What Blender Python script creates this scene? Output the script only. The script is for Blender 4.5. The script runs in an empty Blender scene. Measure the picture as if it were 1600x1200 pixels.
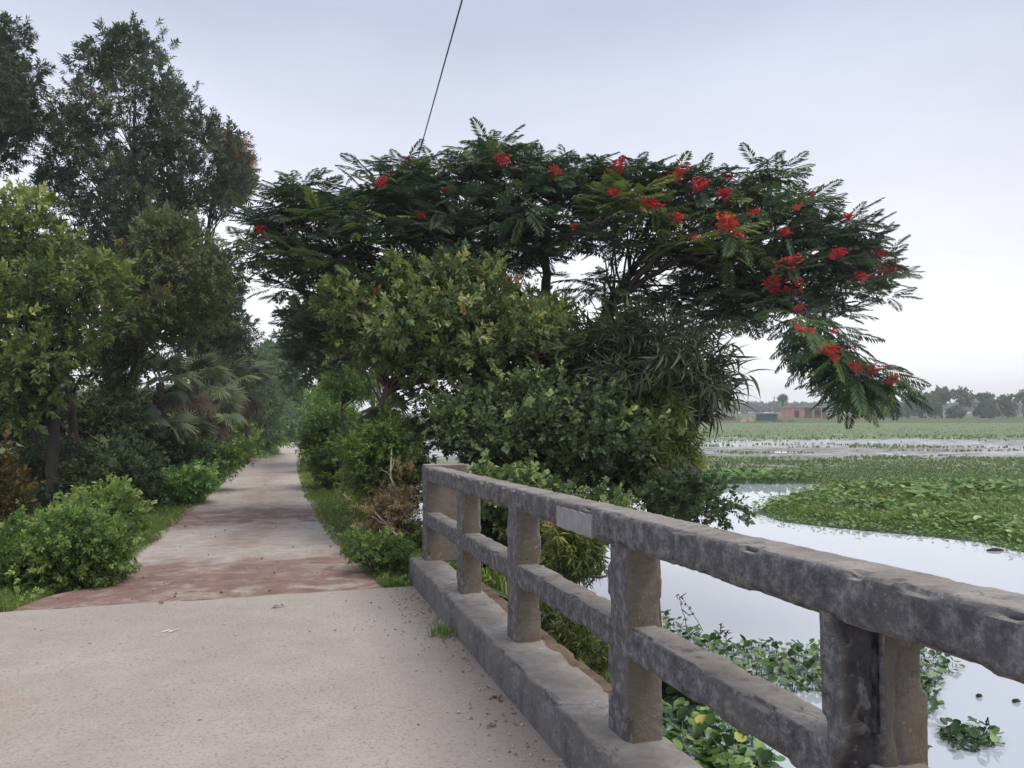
import bpy, math, random
import numpy as np
from mathutils import Vector, Matrix

# ------------------------------------------------------------------ camera
S = bpy.context.scene
COL = S.collection
F = 1256.0                      # focal length in photo pixels (1600 wide)
YAW = math.radians(15.9)
PITCH = math.radians(1.87)
EYE = np.array([0.0, 0.0, 1.5])
cam = bpy.data.cameras.new('camera')
cam.sensor_width = 36.0
cam.lens = 36.0 * F / 1600.0
cam.clip_start = 0.05
cam.clip_end = 4000.0
camo = bpy.data.objects.new('camera', cam)
COL.objects.link(camo)
camo.location = EYE
camo.rotation_euler = (math.pi / 2 + PITCH, 0, -YAW)
S.camera = camo

# ------------------------------------------------------------------ sky, sun, exposure
SUN_EL, SUN_AZ = math.radians(58), math.radians(150)     # azimuth clockwise from +Y
world = bpy.data.worlds.new('World')
S.world = world
world.use_nodes = True
wt = world.node_tree
wt.nodes.clear()
w_out = wt.nodes.new('ShaderNodeOutputWorld')
w_bg = wt.nodes.new('ShaderNodeBackground')
w_sky = wt.nodes.new('ShaderNodeTexSky')
w_sky.sky_type = 'NISHITA'
w_sky.sun_disc = False
w_sky.sun_elevation = SUN_EL
w_sky.sun_rotation = SUN_AZ
w_sky.air_density = 1.0
w_sky.dust_density = 3.0
w_sky.ozone_density = 1.5
w_bg.inputs['Strength'].default_value = 0.10
w_tc = wt.nodes.new('ShaderNodeTexCoord')
w_sep = wt.nodes.new('ShaderNodeSeparateXYZ')
w_ramp = wt.nodes.new('ShaderNodeValToRGB')      # cloud veil: paler towards the horizon
w_ramp.color_ramp.elements[0].position = 0.0
w_ramp.color_ramp.elements[0].color = (10.5, 10.6, 10.8, 1)
w_ramp.color_ramp.elements[1].position = 0.45
w_ramp.color_ramp.elements[1].color = (4.75, 5.1, 6.25, 1)
e = w_ramp.color_ramp.elements.new(0.19)
e.color = (8.0, 8.0, 8.5, 1)
e = w_ramp.color_ramp.elements.new(1.0)
e.color = (6.2, 6.4, 7.2, 1)
w_map = wt.nodes.new('ShaderNodeMapping')
w_map.inputs['Scale'].default_value = (1.0, 1.0, 2.6)
w_noise = wt.nodes.new('ShaderNodeTexNoise')
w_noise.inputs['Scale'].default_value = 1.7
w_noise.inputs['Detail'].default_value = 5.0
w_noise.inputs['Roughness'].default_value = 0.5
w_mr = wt.nodes.new('ShaderNodeMapRange')
w_mr.inputs['From Min'].default_value = 0.3
w_mr.inputs['From Max'].default_value = 0.7
w_mr.inputs['To Min'].default_value = 0.86
w_mr.inputs['To Max'].default_value = 1.14
w_mul = wt.nodes.new('ShaderNodeVectorMath'); w_mul.operation = 'SCALE'
w_mix = wt.nodes.new('ShaderNodeMixRGB')
w_mix.inputs['Fac'].default_value = 0.80
L = wt.links.new
L(w_tc.outputs['Generated'], w_sep.inputs[0])
L(w_sep.outputs['Z'], w_ramp.inputs['Fac'])
L(w_tc.outputs['Generated'], w_map.inputs['Vector'])
L(w_map.outputs[0], w_noise.inputs['Vector'])
L(w_noise.outputs['Fac'], w_mr.inputs['Value'])
L(w_ramp.outputs['Color'], w_mul.inputs[0])
L(w_mr.outputs[0], w_mul.inputs['Scale'])
L(w_sky.outputs['Color'], w_mix.inputs['Color1'])
L(w_mul.outputs[0], w_mix.inputs['Color2'])
L(w_mix.outputs[0], w_bg.inputs['Color'])
L(w_bg.outputs[0], w_out.inputs['Surface'])

sun = bpy.data.lights.new('sun', 'SUN')
sun.energy = 1.5
sun.angle = math.radians(35)
sun.color = (1.0, 0.95, 0.88)
suno = bpy.data.objects.new('sun', sun)
COL.objects.link(suno)
sd = Vector((math.sin(SUN_AZ) * math.cos(SUN_EL), math.cos(SUN_AZ) * math.cos(SUN_EL), math.sin(SUN_EL)))
suno.rotation_euler = sd.to_track_quat('Z', 'Y').to_euler()
suno.location = (0, -20, 40)

S.view_settings.view_transform = 'Standard'
S.view_settings.look = 'None'
S.view_settings.gamma = 1.0
S.view_settings.use_curve_mapping = False
S.view_settings.exposure = 0.48
S.render.engine = 'CYCLES'
S.cycles.use_denoising = True
S.cycles.max_bounces = 6
S.cycles.diffuse_bounces = 3
S.cycles.glossy_bounces = 3
S.cycles.transmission_bounces = 4
S.cycles.transparent_max_bounces = 6
S.cycles.volume_bounces = 0

# ------------------------------------------------------------------ pixel -> place
_th, _ph = YAW, PITCH
_r = np.array([math.cos(_th), -math.sin(_th), 0])
_f = np.array([math.sin(_th) * math.cos(_ph), math.cos(_th) * math.cos(_ph), math.sin(_ph)])
_u = np.array([-math.sin(_th) * math.sin(_ph), -math.cos(_th) * math.sin(_ph), math.cos(_ph)])

def ray(x, y):
    x = np.asarray(x, float); y = np.asarray(y, float)
    return _f + ((x - 800) / F)[..., None] * _r + ((600 - y) / F)[..., None] * _u

def at(x, y, d):
    return EYE + np.asarray(d, float)[..., None] * ray(x, y)

def on_plane(x, y, z):
    q = ray(x, y)
    t = (z - EYE[2]) / q[..., 2]
    return EYE + t[..., None] * q

# ------------------------------------------------------------------ numpy noise
def _hash(i, j, k, seed):
    n = (i * 374761393 + j * 668265263 + k * 2147483647 + seed * 974634777) & 0x7fffffff
    n = ((n ^ (n >> 13)) * 1274126177) & 0x7fffffff
    return ((n ^ (n >> 16)) & 0xffff) / 65535.0

def vnoise(P, seed=0):
    P = np.asarray(P, float)
    I = np.floor(P).astype(np.int64)
    t = P - I
    t = t * t * (3 - 2 * t)
    out = 0
    for a in (0, 1):
        wa = t[:, 0] if a else 1 - t[:, 0]
        for b in (0, 1):
            wb = t[:, 1] if b else 1 - t[:, 1]
            for c in (0, 1):
                wc = t[:, 2] if c else 1 - t[:, 2]
                out = out + wa * wb * wc * _hash(I[:, 0] + a, I[:, 1] + b, I[:, 2] + c, seed)
    return out

def fbm(P, seed=0, octaves=4):
    s, a, tot = 0, 0.5, 0
    P = np.asarray(P, float)
    for o in range(octaves):
        s = s + a * vnoise(P * 2 ** o, seed + o * 17)
        tot += a
        a *= 0.5
    return s / tot

# ------------------------------------------------------------------ object helpers
def mesh_np(name, V, Fc, tint=None, smooth=False):
    V = np.ascontiguousarray(V, dtype=np.float32)
    Fc = np.ascontiguousarray(Fc, dtype=np.int32)
    me = bpy.data.meshes.new(name)
    n, k = Fc.shape
    me.vertices.add(len(V)); me.vertices.foreach_set('co', V.ravel())
    me.loops.add(n * k); me.loops.foreach_set('vertex_index', Fc.ravel())
    me.polygons.add(n)
    me.polygons.foreach_set('loop_start', np.arange(0, n * k, k, dtype=np.int32))
    if smooth:
        me.polygons.foreach_set('use_smooth', np.ones(n, dtype=bool))
    if tint is not None:
        a = me.attributes.new('tint', 'FLOAT', 'POINT')
        a.data.foreach_set('value', np.ascontiguousarray(tint, dtype=np.float32))
    me.update(calc_edges=True)
    me.validate()
    return me

def obj(name, me, mat=None, parent=None, kind=None, loc=None):
    if mat is not None and not me.materials:
        me.materials.append(mat)
    o = bpy.data.objects.new(name, me)
    COL.objects.link(o)
    if parent is not None:
        o.parent = parent
    if loc is not None:
        o.location = loc
    if kind:
        o['kind'] = kind
    return o

def thing(name, label, cat, loc, group=None):
    o = bpy.data.objects.new(name, None)
    o.empty_display_size = 0.2
    COL.objects.link(o)
    o.location = loc
    return tag(o, label, cat, group)

def tag(o, label, cat, group=None):
    o['label'] = label
    o['category'] = cat
    if group:
        o['group'] = group
    return o

class MB:
    """collects quads / tris (as quads with a repeated index avoided: separate lists)"""
    def __init__(self):
        self.V, self.F, self.n = [], [], 0
    def add(self, V, faces):
        V = np.asarray(V, float)
        self.V.append(V)
        for f in faces:
            self.F.append(tuple(int(i) + self.n for i in f))
        self.n += len(V)
    def box(self, x0, x1, y0, y1, z0, z1):
        V = [(x0, y0, z0), (x1, y0, z0), (x1, y1, z0), (x0, y1, z0), (x0, y0, z1), (x1, y0, z1), (x1, y1, z1), (x0, y1, z1)]
        self.add(V, [(0, 3, 2, 1), (4, 5, 6, 7), (0, 1, 5, 4), (1, 2, 6, 5), (2, 3, 7, 6), (3, 0, 4, 7)])
    def tube(self, pts, rad, sides=6):
        pts = np.asarray(pts, float)
        n = len(pts)
        T = np.gradient(pts, axis=0)
        T /= np.linalg.norm(T, axis=1)[:, None] + 1e-9
        ref = np.array([0.31, 0.17, 0.93]) if abs(T[0, 2]) < 0.9 else np.array([1.0, 0.1, 0])
        X = np.cross(T, ref); X /= np.linalg.norm(X, axis=1)[:, None] + 1e-9
        Y = np.cross(T, X)
        a = np.linspace(0, 2 * math.pi, sides, endpoint=False)
        rad = np.broadcast_to(np.asarray(rad, float), (n,))
        V = pts[:, None, :] + rad[:, None, None] * (np.cos(a)[None, :, None] * X[:, None, :] + np.sin(a)[None, :, None] * Y[:, None, :])
        V = V.reshape(-1, 3)
        fs = []
        for i in range(n - 1):
            for j in range(sides):
                k = (j + 1) % sides
                fs.append((i * sides + j, i * sides + k, (i + 1) * sides + k, (i + 1) * sides + j))
        fs.append(tuple(range(sides - 1, -1, -1)))
        fs.append(tuple((n - 1) * sides + j for j in range(sides)))
        self.add(V, fs)
    def mesh(self, name, base=None, smooth=False):
        V = np.concatenate(self.V)
        if base is not None:
            V = V - np.asarray(base)
        me = bpy.data.meshes.new(name)
        me.from_pydata(V.tolist(), [], self.F)
        if smooth:
            me.polygons.foreach_set('use_smooth', np.ones(len(me.polygons), dtype=bool))
        me.update()
        return me

def bez(p0, p1, lift=0.0, wob=0.0, n=7, rng=None):
    p0 = np.asarray(p0, float); p1 = np.asarray(p1, float)
    t = np.linspace(0, 1, n)[:, None]
    mid = (p0 + p1) / 2 + np.array([0, 0, lift])
    P = (1 - t) ** 2 * p0 + 2 * t * (1 - t) * mid + t ** 2 * p1
    if wob and rng is not None:
        P[1:-1] += rng.normal(0, wob, (n - 2, 3))
    return P

# ------------------------------------------------------------------ materials
def new_mat(name):
    m = bpy.data.materials.new(name)
    m.use_nodes = True
    nt = m.node_tree
    b = nt.nodes['Principled BSDF']
    return m, nt, b

def N(nt, typ, **kw):
    n = nt.nodes.new(typ)
    for k, v in kw.items():
        if k in n.inputs:
            n.inputs[k].default_value = v
        else:
            setattr(n, k, v)
    return n

def ramp(nt, src, stops):
    r = nt.nodes.new('ShaderNodeValToRGB')
    el = r.color_ramp.elements
    while len(el) < len(stops):
        el.new(0.5)
    for e_, (p, c) in zip(el, stops):
        e_.position = p
        e_.color = (*c, 1) if len(c) == 3 else c
    nt.links.new(src, r.inputs['Fac'])
    return r.outputs['Color']

def mixc(nt, fac, a, b):
    m = nt.nodes.new('ShaderNodeMixRGB')
    for i, v in (('Fac', fac), ('Color1', a), ('Color2', b)):
        if isinstance(v, (int, float)):
            m.inputs[i].default_value = v
        elif isinstance(v, tuple):
            m.inputs[i].default_value = (*v, 1)
        else:
            nt.links.new(v, m.inputs[i])
    return m.outputs[0]

def mathn(nt, op, a, b=0.0, clamp=False):
    m = nt.nodes.new('ShaderNodeMath'); m.operation = op; m.use_clamp = clamp
    for i, v in enumerate((a, b)):
        if isinstance(v, (int, float)):
            m.inputs[i].default_value = v
        else:
            nt.links.new(v, m.inputs[i])
    return m.outputs[0]

def noise(nt, scale, detail=4, rough=0.55, vec=None, dist=0.0):
    n = N(nt, 'ShaderNodeTexNoise')
    n.inputs['Scale'].default_value = scale
    n.inputs['Detail'].default_value = detail
    n.inputs['Roughness'].default_value = rough
    n.inputs['Distortion'].default_value = dist
    if vec is not None:
        nt.links.new(vec, n.inputs['Vector'])
    return n.outputs['Fac']

def coords(nt, scale=None):
    tc = nt.nodes.new('ShaderNodeTexCoord')
    o = tc.outputs['Object']
    if scale:
        mp = nt.nodes.new('ShaderNodeMapping')
        mp.inputs['Scale'].default_value = scale
        nt.links.new(o, mp.inputs['Vector'])
        o = mp.outputs[0]
    return o

def bump(nt, b, h, strength=0.3, dist=0.02):
    n = nt.nodes.new('ShaderNodeBump')
    n.inputs['Strength'].default_value = strength
    n.inputs['Distance'].default_value = dist
    nt.links.new(h, n.inputs['Height'])
    nt.links.new(n.outputs[0], b.inputs['Normal'])

def leaf_mat(name, stops, transl=0.28, rough=0.5, spec=0.3):
    m, nt, b = new_mat(name)
    a = N(nt, 'ShaderNodeAttribute'); a.attribute_name = 'tint'
    oi = N(nt, 'ShaderNodeObjectInfo')
    t = mathn(nt, 'ADD', a.outputs['Fac'], mathn(nt, 'MULTIPLY', oi.outputs['Random'], 0.0))
    c = ramp(nt, t, [(p, (min(.6, k[0] * 2.35), min(.6, k[1] * 2.1), min(.6, k[2] * 1.85))) for p, k in stops])
    nt.links.new(c, b.inputs['Base Color'])
    b.inputs['Roughness'].default_value = rough
    b.inputs['Specular IOR Level'].default_value = spec
    tr = N(nt, 'ShaderNodeBsdfTranslucent')
    hs = N(nt, 'ShaderNodeHueSaturation'); hs.inputs['Value'].default_value = 1.3; hs.inputs['Saturation'].default_value = 1.15
    nt.links.new(c, hs.inputs['Color']); nt.links.new(hs.outputs[0], tr.inputs['Color'])
    mx = N(nt, 'ShaderNodeMixShader'); mx.inputs['Fac'].default_value = transl
    nt.links.new(b.outputs[0], mx.inputs[1]); nt.links.new(tr.outputs[0], mx.inputs[2])
    nt.links.new(mx.outputs[0], nt.nodes['Material Output'].inputs['Surface'])
    return m

def part_leaf_mat(name, stops, transl=0.28, rough=0.5):
    """leaves that are objects of their own: the tint comes from the object's random number"""
    m = leaf_mat(name, stops, transl, rough)
    nt = m.node_tree
    r = [n for n in nt.nodes if n.type == 'VALTORGB'][0]
    oi = [n for n in nt.nodes if n.type == 'OBJECT_INFO'][0]
    nt.links.new(oi.outputs['Random'], r.inputs['Fac'])
    return m

def bark_mat(name, c1, c2):
    m, nt, b = new_mat(name)
    v = coords(nt, (1, 1, 0.35))
    n = noise(nt, 14, 5, 0.65, v)
    nt.links.new(ramp(nt, n, [(0.3, c1), (0.7, c2)]), b.inputs['Base Color'])
    b.inputs['Roughness'].default_value = 0.9
    bump(nt, b, n, 0.6, 0.03)
    return m

M = {}
M['poinciana'] = leaf_mat('poinciana_leaf', [(0.0, (0.016, 0.028, 0.022)), (0.5, (0.026, 0.045, 0.028)), (0.8, (0.05, 0.08, 0.03)), (1.0, (0.10, 0.135, 0.042))], 0.25)
M['poinciana_part'] = part_leaf_mat('poinciana_leaf_single', [(0.0, (0.018, 0.032, 0.024)), (0.5, (0.028, 0.05, 0.028)), (0.85, (0.045, 0.08, 0.032)), (1.0, (0.08, 0.12, 0.04))], 0.25)
M['acacia'] = leaf_mat('acacia_leaf', [(0.0, (0.018, 0.030, 0.022)), (0.55, (0.036, 0.055, 0.034)), (0.85, (0.07, 0.082, 0.036)), (1.0, (0.15, 0.085, 0.05))], 0.22)
M['darkacacia'] = leaf_mat('dark_acacia_leaf', [(0.0, (0.014, 0.022, 0.015)), (0.6, (0.03, 0.042, 0.022)), (1.0, (0.07, 0.085, 0.03))], 0.18)
M['broad'] = leaf_mat('broad_leaf', [(0.0, (0.025, 0.042, 0.018)), (0.5, (0.055, 0.085, 0.03)), (0.8, (0.10, 0.135, 0.045)), (1.0, (0.18, 0.21, 0.08))], 0.25)
M['olive'] = leaf_mat('olive_leaf', [(0.0, (0.03, 0.04, 0.018)), (0.5, (0.048, 0.066, 0.03)), (0.8, (0.072, 0.088, 0.036)), (1.0, (0.10, 0.088, 0.038))], 0.25)
M['guava'] = leaf_mat('guava_leaf', [(0.0, (0.025, 0.042, 0.02)), (0.45, (0.055, 0.085, 0.035)), (0.78, (0.13, 0.165, 0.065)), (0.96, (0.20, 0.22, 0.11)), (1.0, (0.13, 0.09, 0.045))], 0.25)
M['round'] = leaf_mat('round_leaf', [(0.0, (0.02, 0.034, 0.02)), (0.5, (0.045, 0.075, 0.035)), (0.85, (0.10, 0.15, 0.06)), (1.0, (0.17, 0.22, 0.09))], 0.22)
M['mango'] = leaf_mat('long_leaf', [(0.0, (0.022, 0.036, 0.014)), (0.6, (0.06, 0.08, 0.022)), (0.93, (0.14, 0.16, 0.045)), (1.0, (0.17, 0.11, 0.045))], 0.28)
M['weed'] = leaf_mat('weed_leaf', [(0.0, (0.03, 0.055, 0.02)), (0.5, (0.065, 0.115, 0.035)), (1.0, (0.14, 0.19, 0.06))], 0.28)
M['brightweed'] = leaf_mat('bright_weed_leaf', [(0.0, (0.04, 0.085, 0.03)), (0.5, (0.08, 0.155, 0.05)), (1.0, (0.16, 0.25, 0.09))], 0.28)
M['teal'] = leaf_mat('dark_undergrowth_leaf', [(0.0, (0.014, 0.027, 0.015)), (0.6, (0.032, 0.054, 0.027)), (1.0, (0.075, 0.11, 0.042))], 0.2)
M['rust'] = leaf_mat('rusty_leaf', [(0.0, (0.018, 0.022, 0.009)), (0.5, (0.034, 0.034, 0.013)), (1.0, (0.07, 0.05, 0.016))], 0.25)
M['fargreen'] = leaf_mat('far_leaf', [(0.0, (0.03, 0.055, 0.035)), (0.6, (0.06, 0.095, 0.05)), (1.0, (0.12, 0.16, 0.08))], 0.25)
M['drygrass'] = leaf_mat('dry_stalk', [(0.0, (0.055, 0.045, 0.028)), (0.5, (0.10, 0.085, 0.05)), (1.0, (0.20, 0.17, 0.11))], 0.2)
M['grass'] = leaf_mat('grass_blade', [(0.0, (0.045, 0.075, 0.022)), (0.6, (0.09, 0.14, 0.04)), (0.9, (0.16, 0.19, 0.06)), (1.0, (0.24, 0.19, 0.09))], 0.25)
M['bedgrass'] = leaf_mat('bed_grass_blade', [(0.0, (0.045, 0.075, 0.02)), (0.6, (0.085, 0.135, 0.036)), (1.0, (0.16, 0.19, 0.07))], 0.25)
M['marshgrass'] = leaf_mat('marsh_grass_blade', [(0.0, (0.046, 0.075, 0.034)), (0.6, (0.08, 0.125, 0.05)), (1.0, (0.14, 0.175, 0.08))], 0.25)
M['hyacinth'] = leaf_mat('hyacinth_leaf', [(0.0, (0.025, 0.06, 0.018)), (0.55, (0.062, 0.12, 0.034)), (0.9, (0.13, 0.20, 0.065)), (1.0, (0.28, 0.33, 0.2))], 0.22, 0.35, 0.5)
M['hyacinth_part'] = part_leaf_mat('hyacinth_leaf_single', [(0.0, (0.014, 0.034, 0.016)), (0.6, (0.034, 0.072, 0.03)), (0.97, (0.11, 0.18, 0.08)), (1.0, (0.35, 0.25, 0.07))], 0.2, 0.33)
M['fan'] = part_leaf_mat('fan_palm_leaf', [(0.0, (0.030, 0.048, 0.034)), (0.5, (0.056, 0.080, 0.050)), (1.0, (0.11, 0.13, 0.08))], 0.22)
M['fandry'] = part_leaf_mat('dry_fan_palm_leaf', [(0.0, (0.04, 0.036, 0.028)), (1.0, (0.09, 0.08, 0.058))], 0.2)
M['petal'] = part_leaf_mat('red_petal', [(0.0, (0.20, 0.020, 0.030)), (0.5, (0.28, 0.032, 0.045)), (0.85, (0.31, 0.055, 0.05)), (1.0, (0.32, 0.10, 0.05))], 0.3)
M['bark'] = bark_mat('grey_brown_bark', (0.035, 0.028, 0.022), (0.10, 0.08, 0.062))
M['darkbark'] = bark_mat('dark_bark', (0.018, 0.015, 0.013), (0.055, 0.042, 0.034))
M['redbark'] = bark_mat('reddish_bark', (0.05, 0.03, 0.024), (0.14, 0.085, 0.062))
M['palebark'] = bark_mat('pale_dead_wood', (0.22, 0.19, 0.15), (0.46, 0.42, 0.35))

def plain(name, c, rough=0.8, var=0.25, scale=6):
    m, nt, b = new_mat(name)
    n = noise(nt, scale, 5, 0.6, coords(nt))
    lo = tuple(x * (1 - var) for x in c); hi = tuple(x * (1 + var) for x in c)
    nt.links.new(ramp(nt, n, [(0.3, lo), (0.7, hi)]), b.inputs['Base Color'])
    b.inputs['Roughness'].default_value = rough
    return m

def concrete_mat(name, front=0.60):
    m, nt, b = new_mat(name)
    v = coords(nt)
    n1 = noise(nt, 3.2, 7, 0.62, v)
    n2 = noise(nt, 19, 8, 0.78, v)
    n3 = noise(nt, 75, 3, 0.6, v)
    base = ramp(nt, n1, [(0.28, (0.19, 0.172, 0.152)), (0.5, (0.30, 0.278, 0.25)), (0.72, (0.40, 0.378, 0.345))])
    # brownish dirt blotches
    base = mixc(nt, ramp(nt, n2, [(0.45, (0, 0, 0)), (0.7, (0.55, 0.55, 0.55))]), base, (0.165, 0.14, 0.11))
    # brown tint on the upright faces that look along the road
    g0 = N(nt, 'ShaderNodeNewGeometry'); s0 = N(nt, 'ShaderNodeSeparateXYZ'); nt.links.new(g0.outputs['True Normal'], s0.inputs[0])
    base = mixc(nt, mathn(nt, 'MULTIPLY', mathn(nt, 'ABSOLUTE', s0.outputs['Y']), mathn(nt, 'ADD', 0.45, mathn(nt, 'MULTIPLY', n2, 0.85), True)), base, (0.115, 0.09, 0.068))
    # dark mottled tone: strongest on the upright roadside face (-X), in noisy patches elsewhere
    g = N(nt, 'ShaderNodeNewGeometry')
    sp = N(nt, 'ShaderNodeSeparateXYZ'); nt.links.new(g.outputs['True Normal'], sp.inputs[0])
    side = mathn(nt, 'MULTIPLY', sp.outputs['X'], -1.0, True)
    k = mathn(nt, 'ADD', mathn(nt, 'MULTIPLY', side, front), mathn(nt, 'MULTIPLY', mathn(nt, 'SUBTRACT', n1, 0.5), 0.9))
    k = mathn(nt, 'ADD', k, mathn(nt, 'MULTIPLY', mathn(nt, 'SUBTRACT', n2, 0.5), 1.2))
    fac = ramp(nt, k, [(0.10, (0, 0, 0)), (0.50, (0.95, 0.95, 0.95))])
    mottle = ramp(nt, n2, [(0.37, (0.045, 0.045, 0.05)), (0.50, (0.115, 0.115, 0.121)), (0.58, (0.19, 0.19, 0.194)), (0.68, (0.30, 0.30, 0.30))])
    col = mixc(nt, fac, base, mottle)
    # run-off streaks and hairline cracks
    st = noise(nt, 9, 5, 0.7, coords(nt, (1, 1, 0.10)))
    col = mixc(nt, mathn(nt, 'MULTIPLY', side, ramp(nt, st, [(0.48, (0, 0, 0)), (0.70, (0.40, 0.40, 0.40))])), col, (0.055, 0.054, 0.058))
    vo = N(nt, 'ShaderNodeTexVoronoi'); vo.feature = 'DISTANCE_TO_EDGE'; vo.inputs['Scale'].default_value = 3.4
    wv = N(nt, 'ShaderNodeVectorMath'); wv.operation = 'ADD'
    nv_ = N(nt, 'ShaderNodeTexNoise'); nv_.inputs['Scale'].default_value = 9; nv_.inputs['Detail'].default_value = 5
    nt.links.new(v, nv_.inputs['Vector'])
    sc_ = N(nt, 'ShaderNodeVectorMath'); sc_.operation = 'SCALE'; sc_.inputs['Scale'].default_value = 0.30
    nt.links.new(nv_.outputs['Color'], sc_.inputs[0]); nt.links.new(v, wv.inputs[0]); nt.links.new(sc_.outputs[0], wv.inputs[1])
    nt.links.new(wv.outputs[0], vo.inputs['Vector'])
    ck = mathn(nt, 'MULTIPLY', ramp(nt, vo.outputs['Distance'], [(0.0, (1, 1, 1)), (0.012, (0, 0, 0))]), ramp(nt, n1, [(0.48, (0, 0, 0)), (0.58, (0.9, 0.9, 0.9))]))
    col = mixc(nt, ck, col, (0.03, 0.028, 0.028))
    # pale lichen flecks and pits
    col = mixc(nt, ramp(nt, n3, [(0.64, (0, 0, 0)), (0.74, (0.5, 0.5, 0.5))]), col, (0.42, 0.41, 0.39))
    col = mixc(nt, ramp(nt, n3, [(0.27, (0.6, 0.6, 0.6)), (0.36, (0, 0, 0))]), col, (0.05, 0.047, 0.045))
    at_ = N(nt, 'ShaderNodeAttribute'); at_.attribute_name = 'tint'
    col = mixc(nt, at_.outputs['Fac'], col, ramp(nt, n2, [(0.35, (0.028, 0.027, 0.03)), (0.6, (0.065, 0.06, 0.06)), (0.75, (0.14, 0.13, 0.125))]))
    nt.links.new(col, b.inputs['Base Color'])
    b.inputs['Roughness'].default_value = 0.93
    b.inputs['Specular IOR Level'].default_value = 0.2
    h = mathn(nt, 'ADD', mathn(nt, 'MULTIPLY', n2, 0.6), mathn(nt, 'MULTIPLY', n3, 0.4))
    bump(nt, b, h, 0.65, 0.012)
    return m

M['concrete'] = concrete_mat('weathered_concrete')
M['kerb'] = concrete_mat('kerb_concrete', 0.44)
M['patch'] = plain('pale_cement_patch', (0.27, 0.27, 0.272), 0.9, 0.25, 12)
M['ochre'] = plain('ochre_plaster', (0.13, 0.09, 0.06), 0.95, 0.5, 5)

def deck_mat():
    m, nt, b = new_mat('worn_concrete_deck')
    v = coords(nt)
    big = noise(nt, 0.45, 5, 0.6, v)
    mid = noise(nt, 3.0, 6, 0.65, v)
    fine = noise(nt, 55, 5, 0.7, v)
    vor = N(nt, 'ShaderNodeTexVoronoi'); vor.inputs['Scale'].default_value = 42
    nt.links.new(v, vor.inputs['Vector'])
    c = ramp(nt, big, [(0.3, (0.38, 0.33, 0.29)), (0.7, (0.47, 0.42, 0.38))])
    c = mixc(nt, ramp(nt, mid, [(0.38, (0.45, 0.45, 0.45)), (0.6, (0, 0, 0))]), c, (0.34, 0.295, 0.26))
    c = mixc(nt, ramp(nt, fine, [(0.30, (0.9, 0.9, 0.9)), (0.47, (0, 0, 0))]), c, (0.17, 0.15, 0.13))
    c = mixc(nt, ramp(nt, fine, [(0.60, (0, 0, 0)), (0.75, (0.6, 0.6, 0.6))]), c, (0.60, 0.56, 0.52))
    c = mixc(nt, ramp(nt, vor.outputs['Distance'], [(0.10, (0.45, 0.45, 0.45)), (0.22, (0, 0, 0))]), c, (0.24, 0.21, 0.19))
    # red dust blown onto the left side of the deck
    sp = N(nt, 'ShaderNodeSeparateXYZ'); nt.links.new(v, sp.inputs[0])
    dx = mathn(nt, 'MULTIPLY', mathn(nt, 'ADD', sp.outputs['X'], 1.9), 0.9)
    dy = mathn(nt, 'MULTIPLY', mathn(nt, 'SUBTRACT', sp.outputs['Y'], 4.2), 0.45)
    rr = mathn(nt, 'ADD', mathn(nt, 'MULTIPLY', dx, dx), mathn(nt, 'MULTIPLY', dy, dy))
    rr = mathn(nt, 'ADD', rr, mathn(nt, 'MULTIPLY', mathn(nt, 'SUBTRACT', mid, 0.5), 1.6))
    c = mixc(nt, ramp(nt, rr, [(0.0, (0.34, 0.34, 0.34)), (0.55, (0, 0, 0))]), c, (0.42, 0.24, 0.17))
    # damp grime next to the kerb
    gx = mathn(nt, 'ADD', sp.outputs['X'], mathn(nt, 'MULTIPLY', mathn(nt, 'SUBTRACT', mid, 0.5), 0.9))
    c = mixc(nt, ramp(nt, mathn(nt, 'SUBTRACT', gx, 0.2), [(0.30, (0, 0, 0)), (0.98, (0.6, 0.6, 0.6))]), c, (0.19, 0.165, 0.15))
    nt.links.new(c, b.inputs['Base Color'])
    b.inputs['Roughness'].default_value = 0.92
    b.inputs['Specular IOR Level'].default_value = 0.2
    bump(nt, b, mathn(nt, 'ADD', fine, mathn(nt, 'MULTIPLY', mid, 1.5)), 0.5, 0.01)
    return m
M['deck'] = deck_mat()

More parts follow.
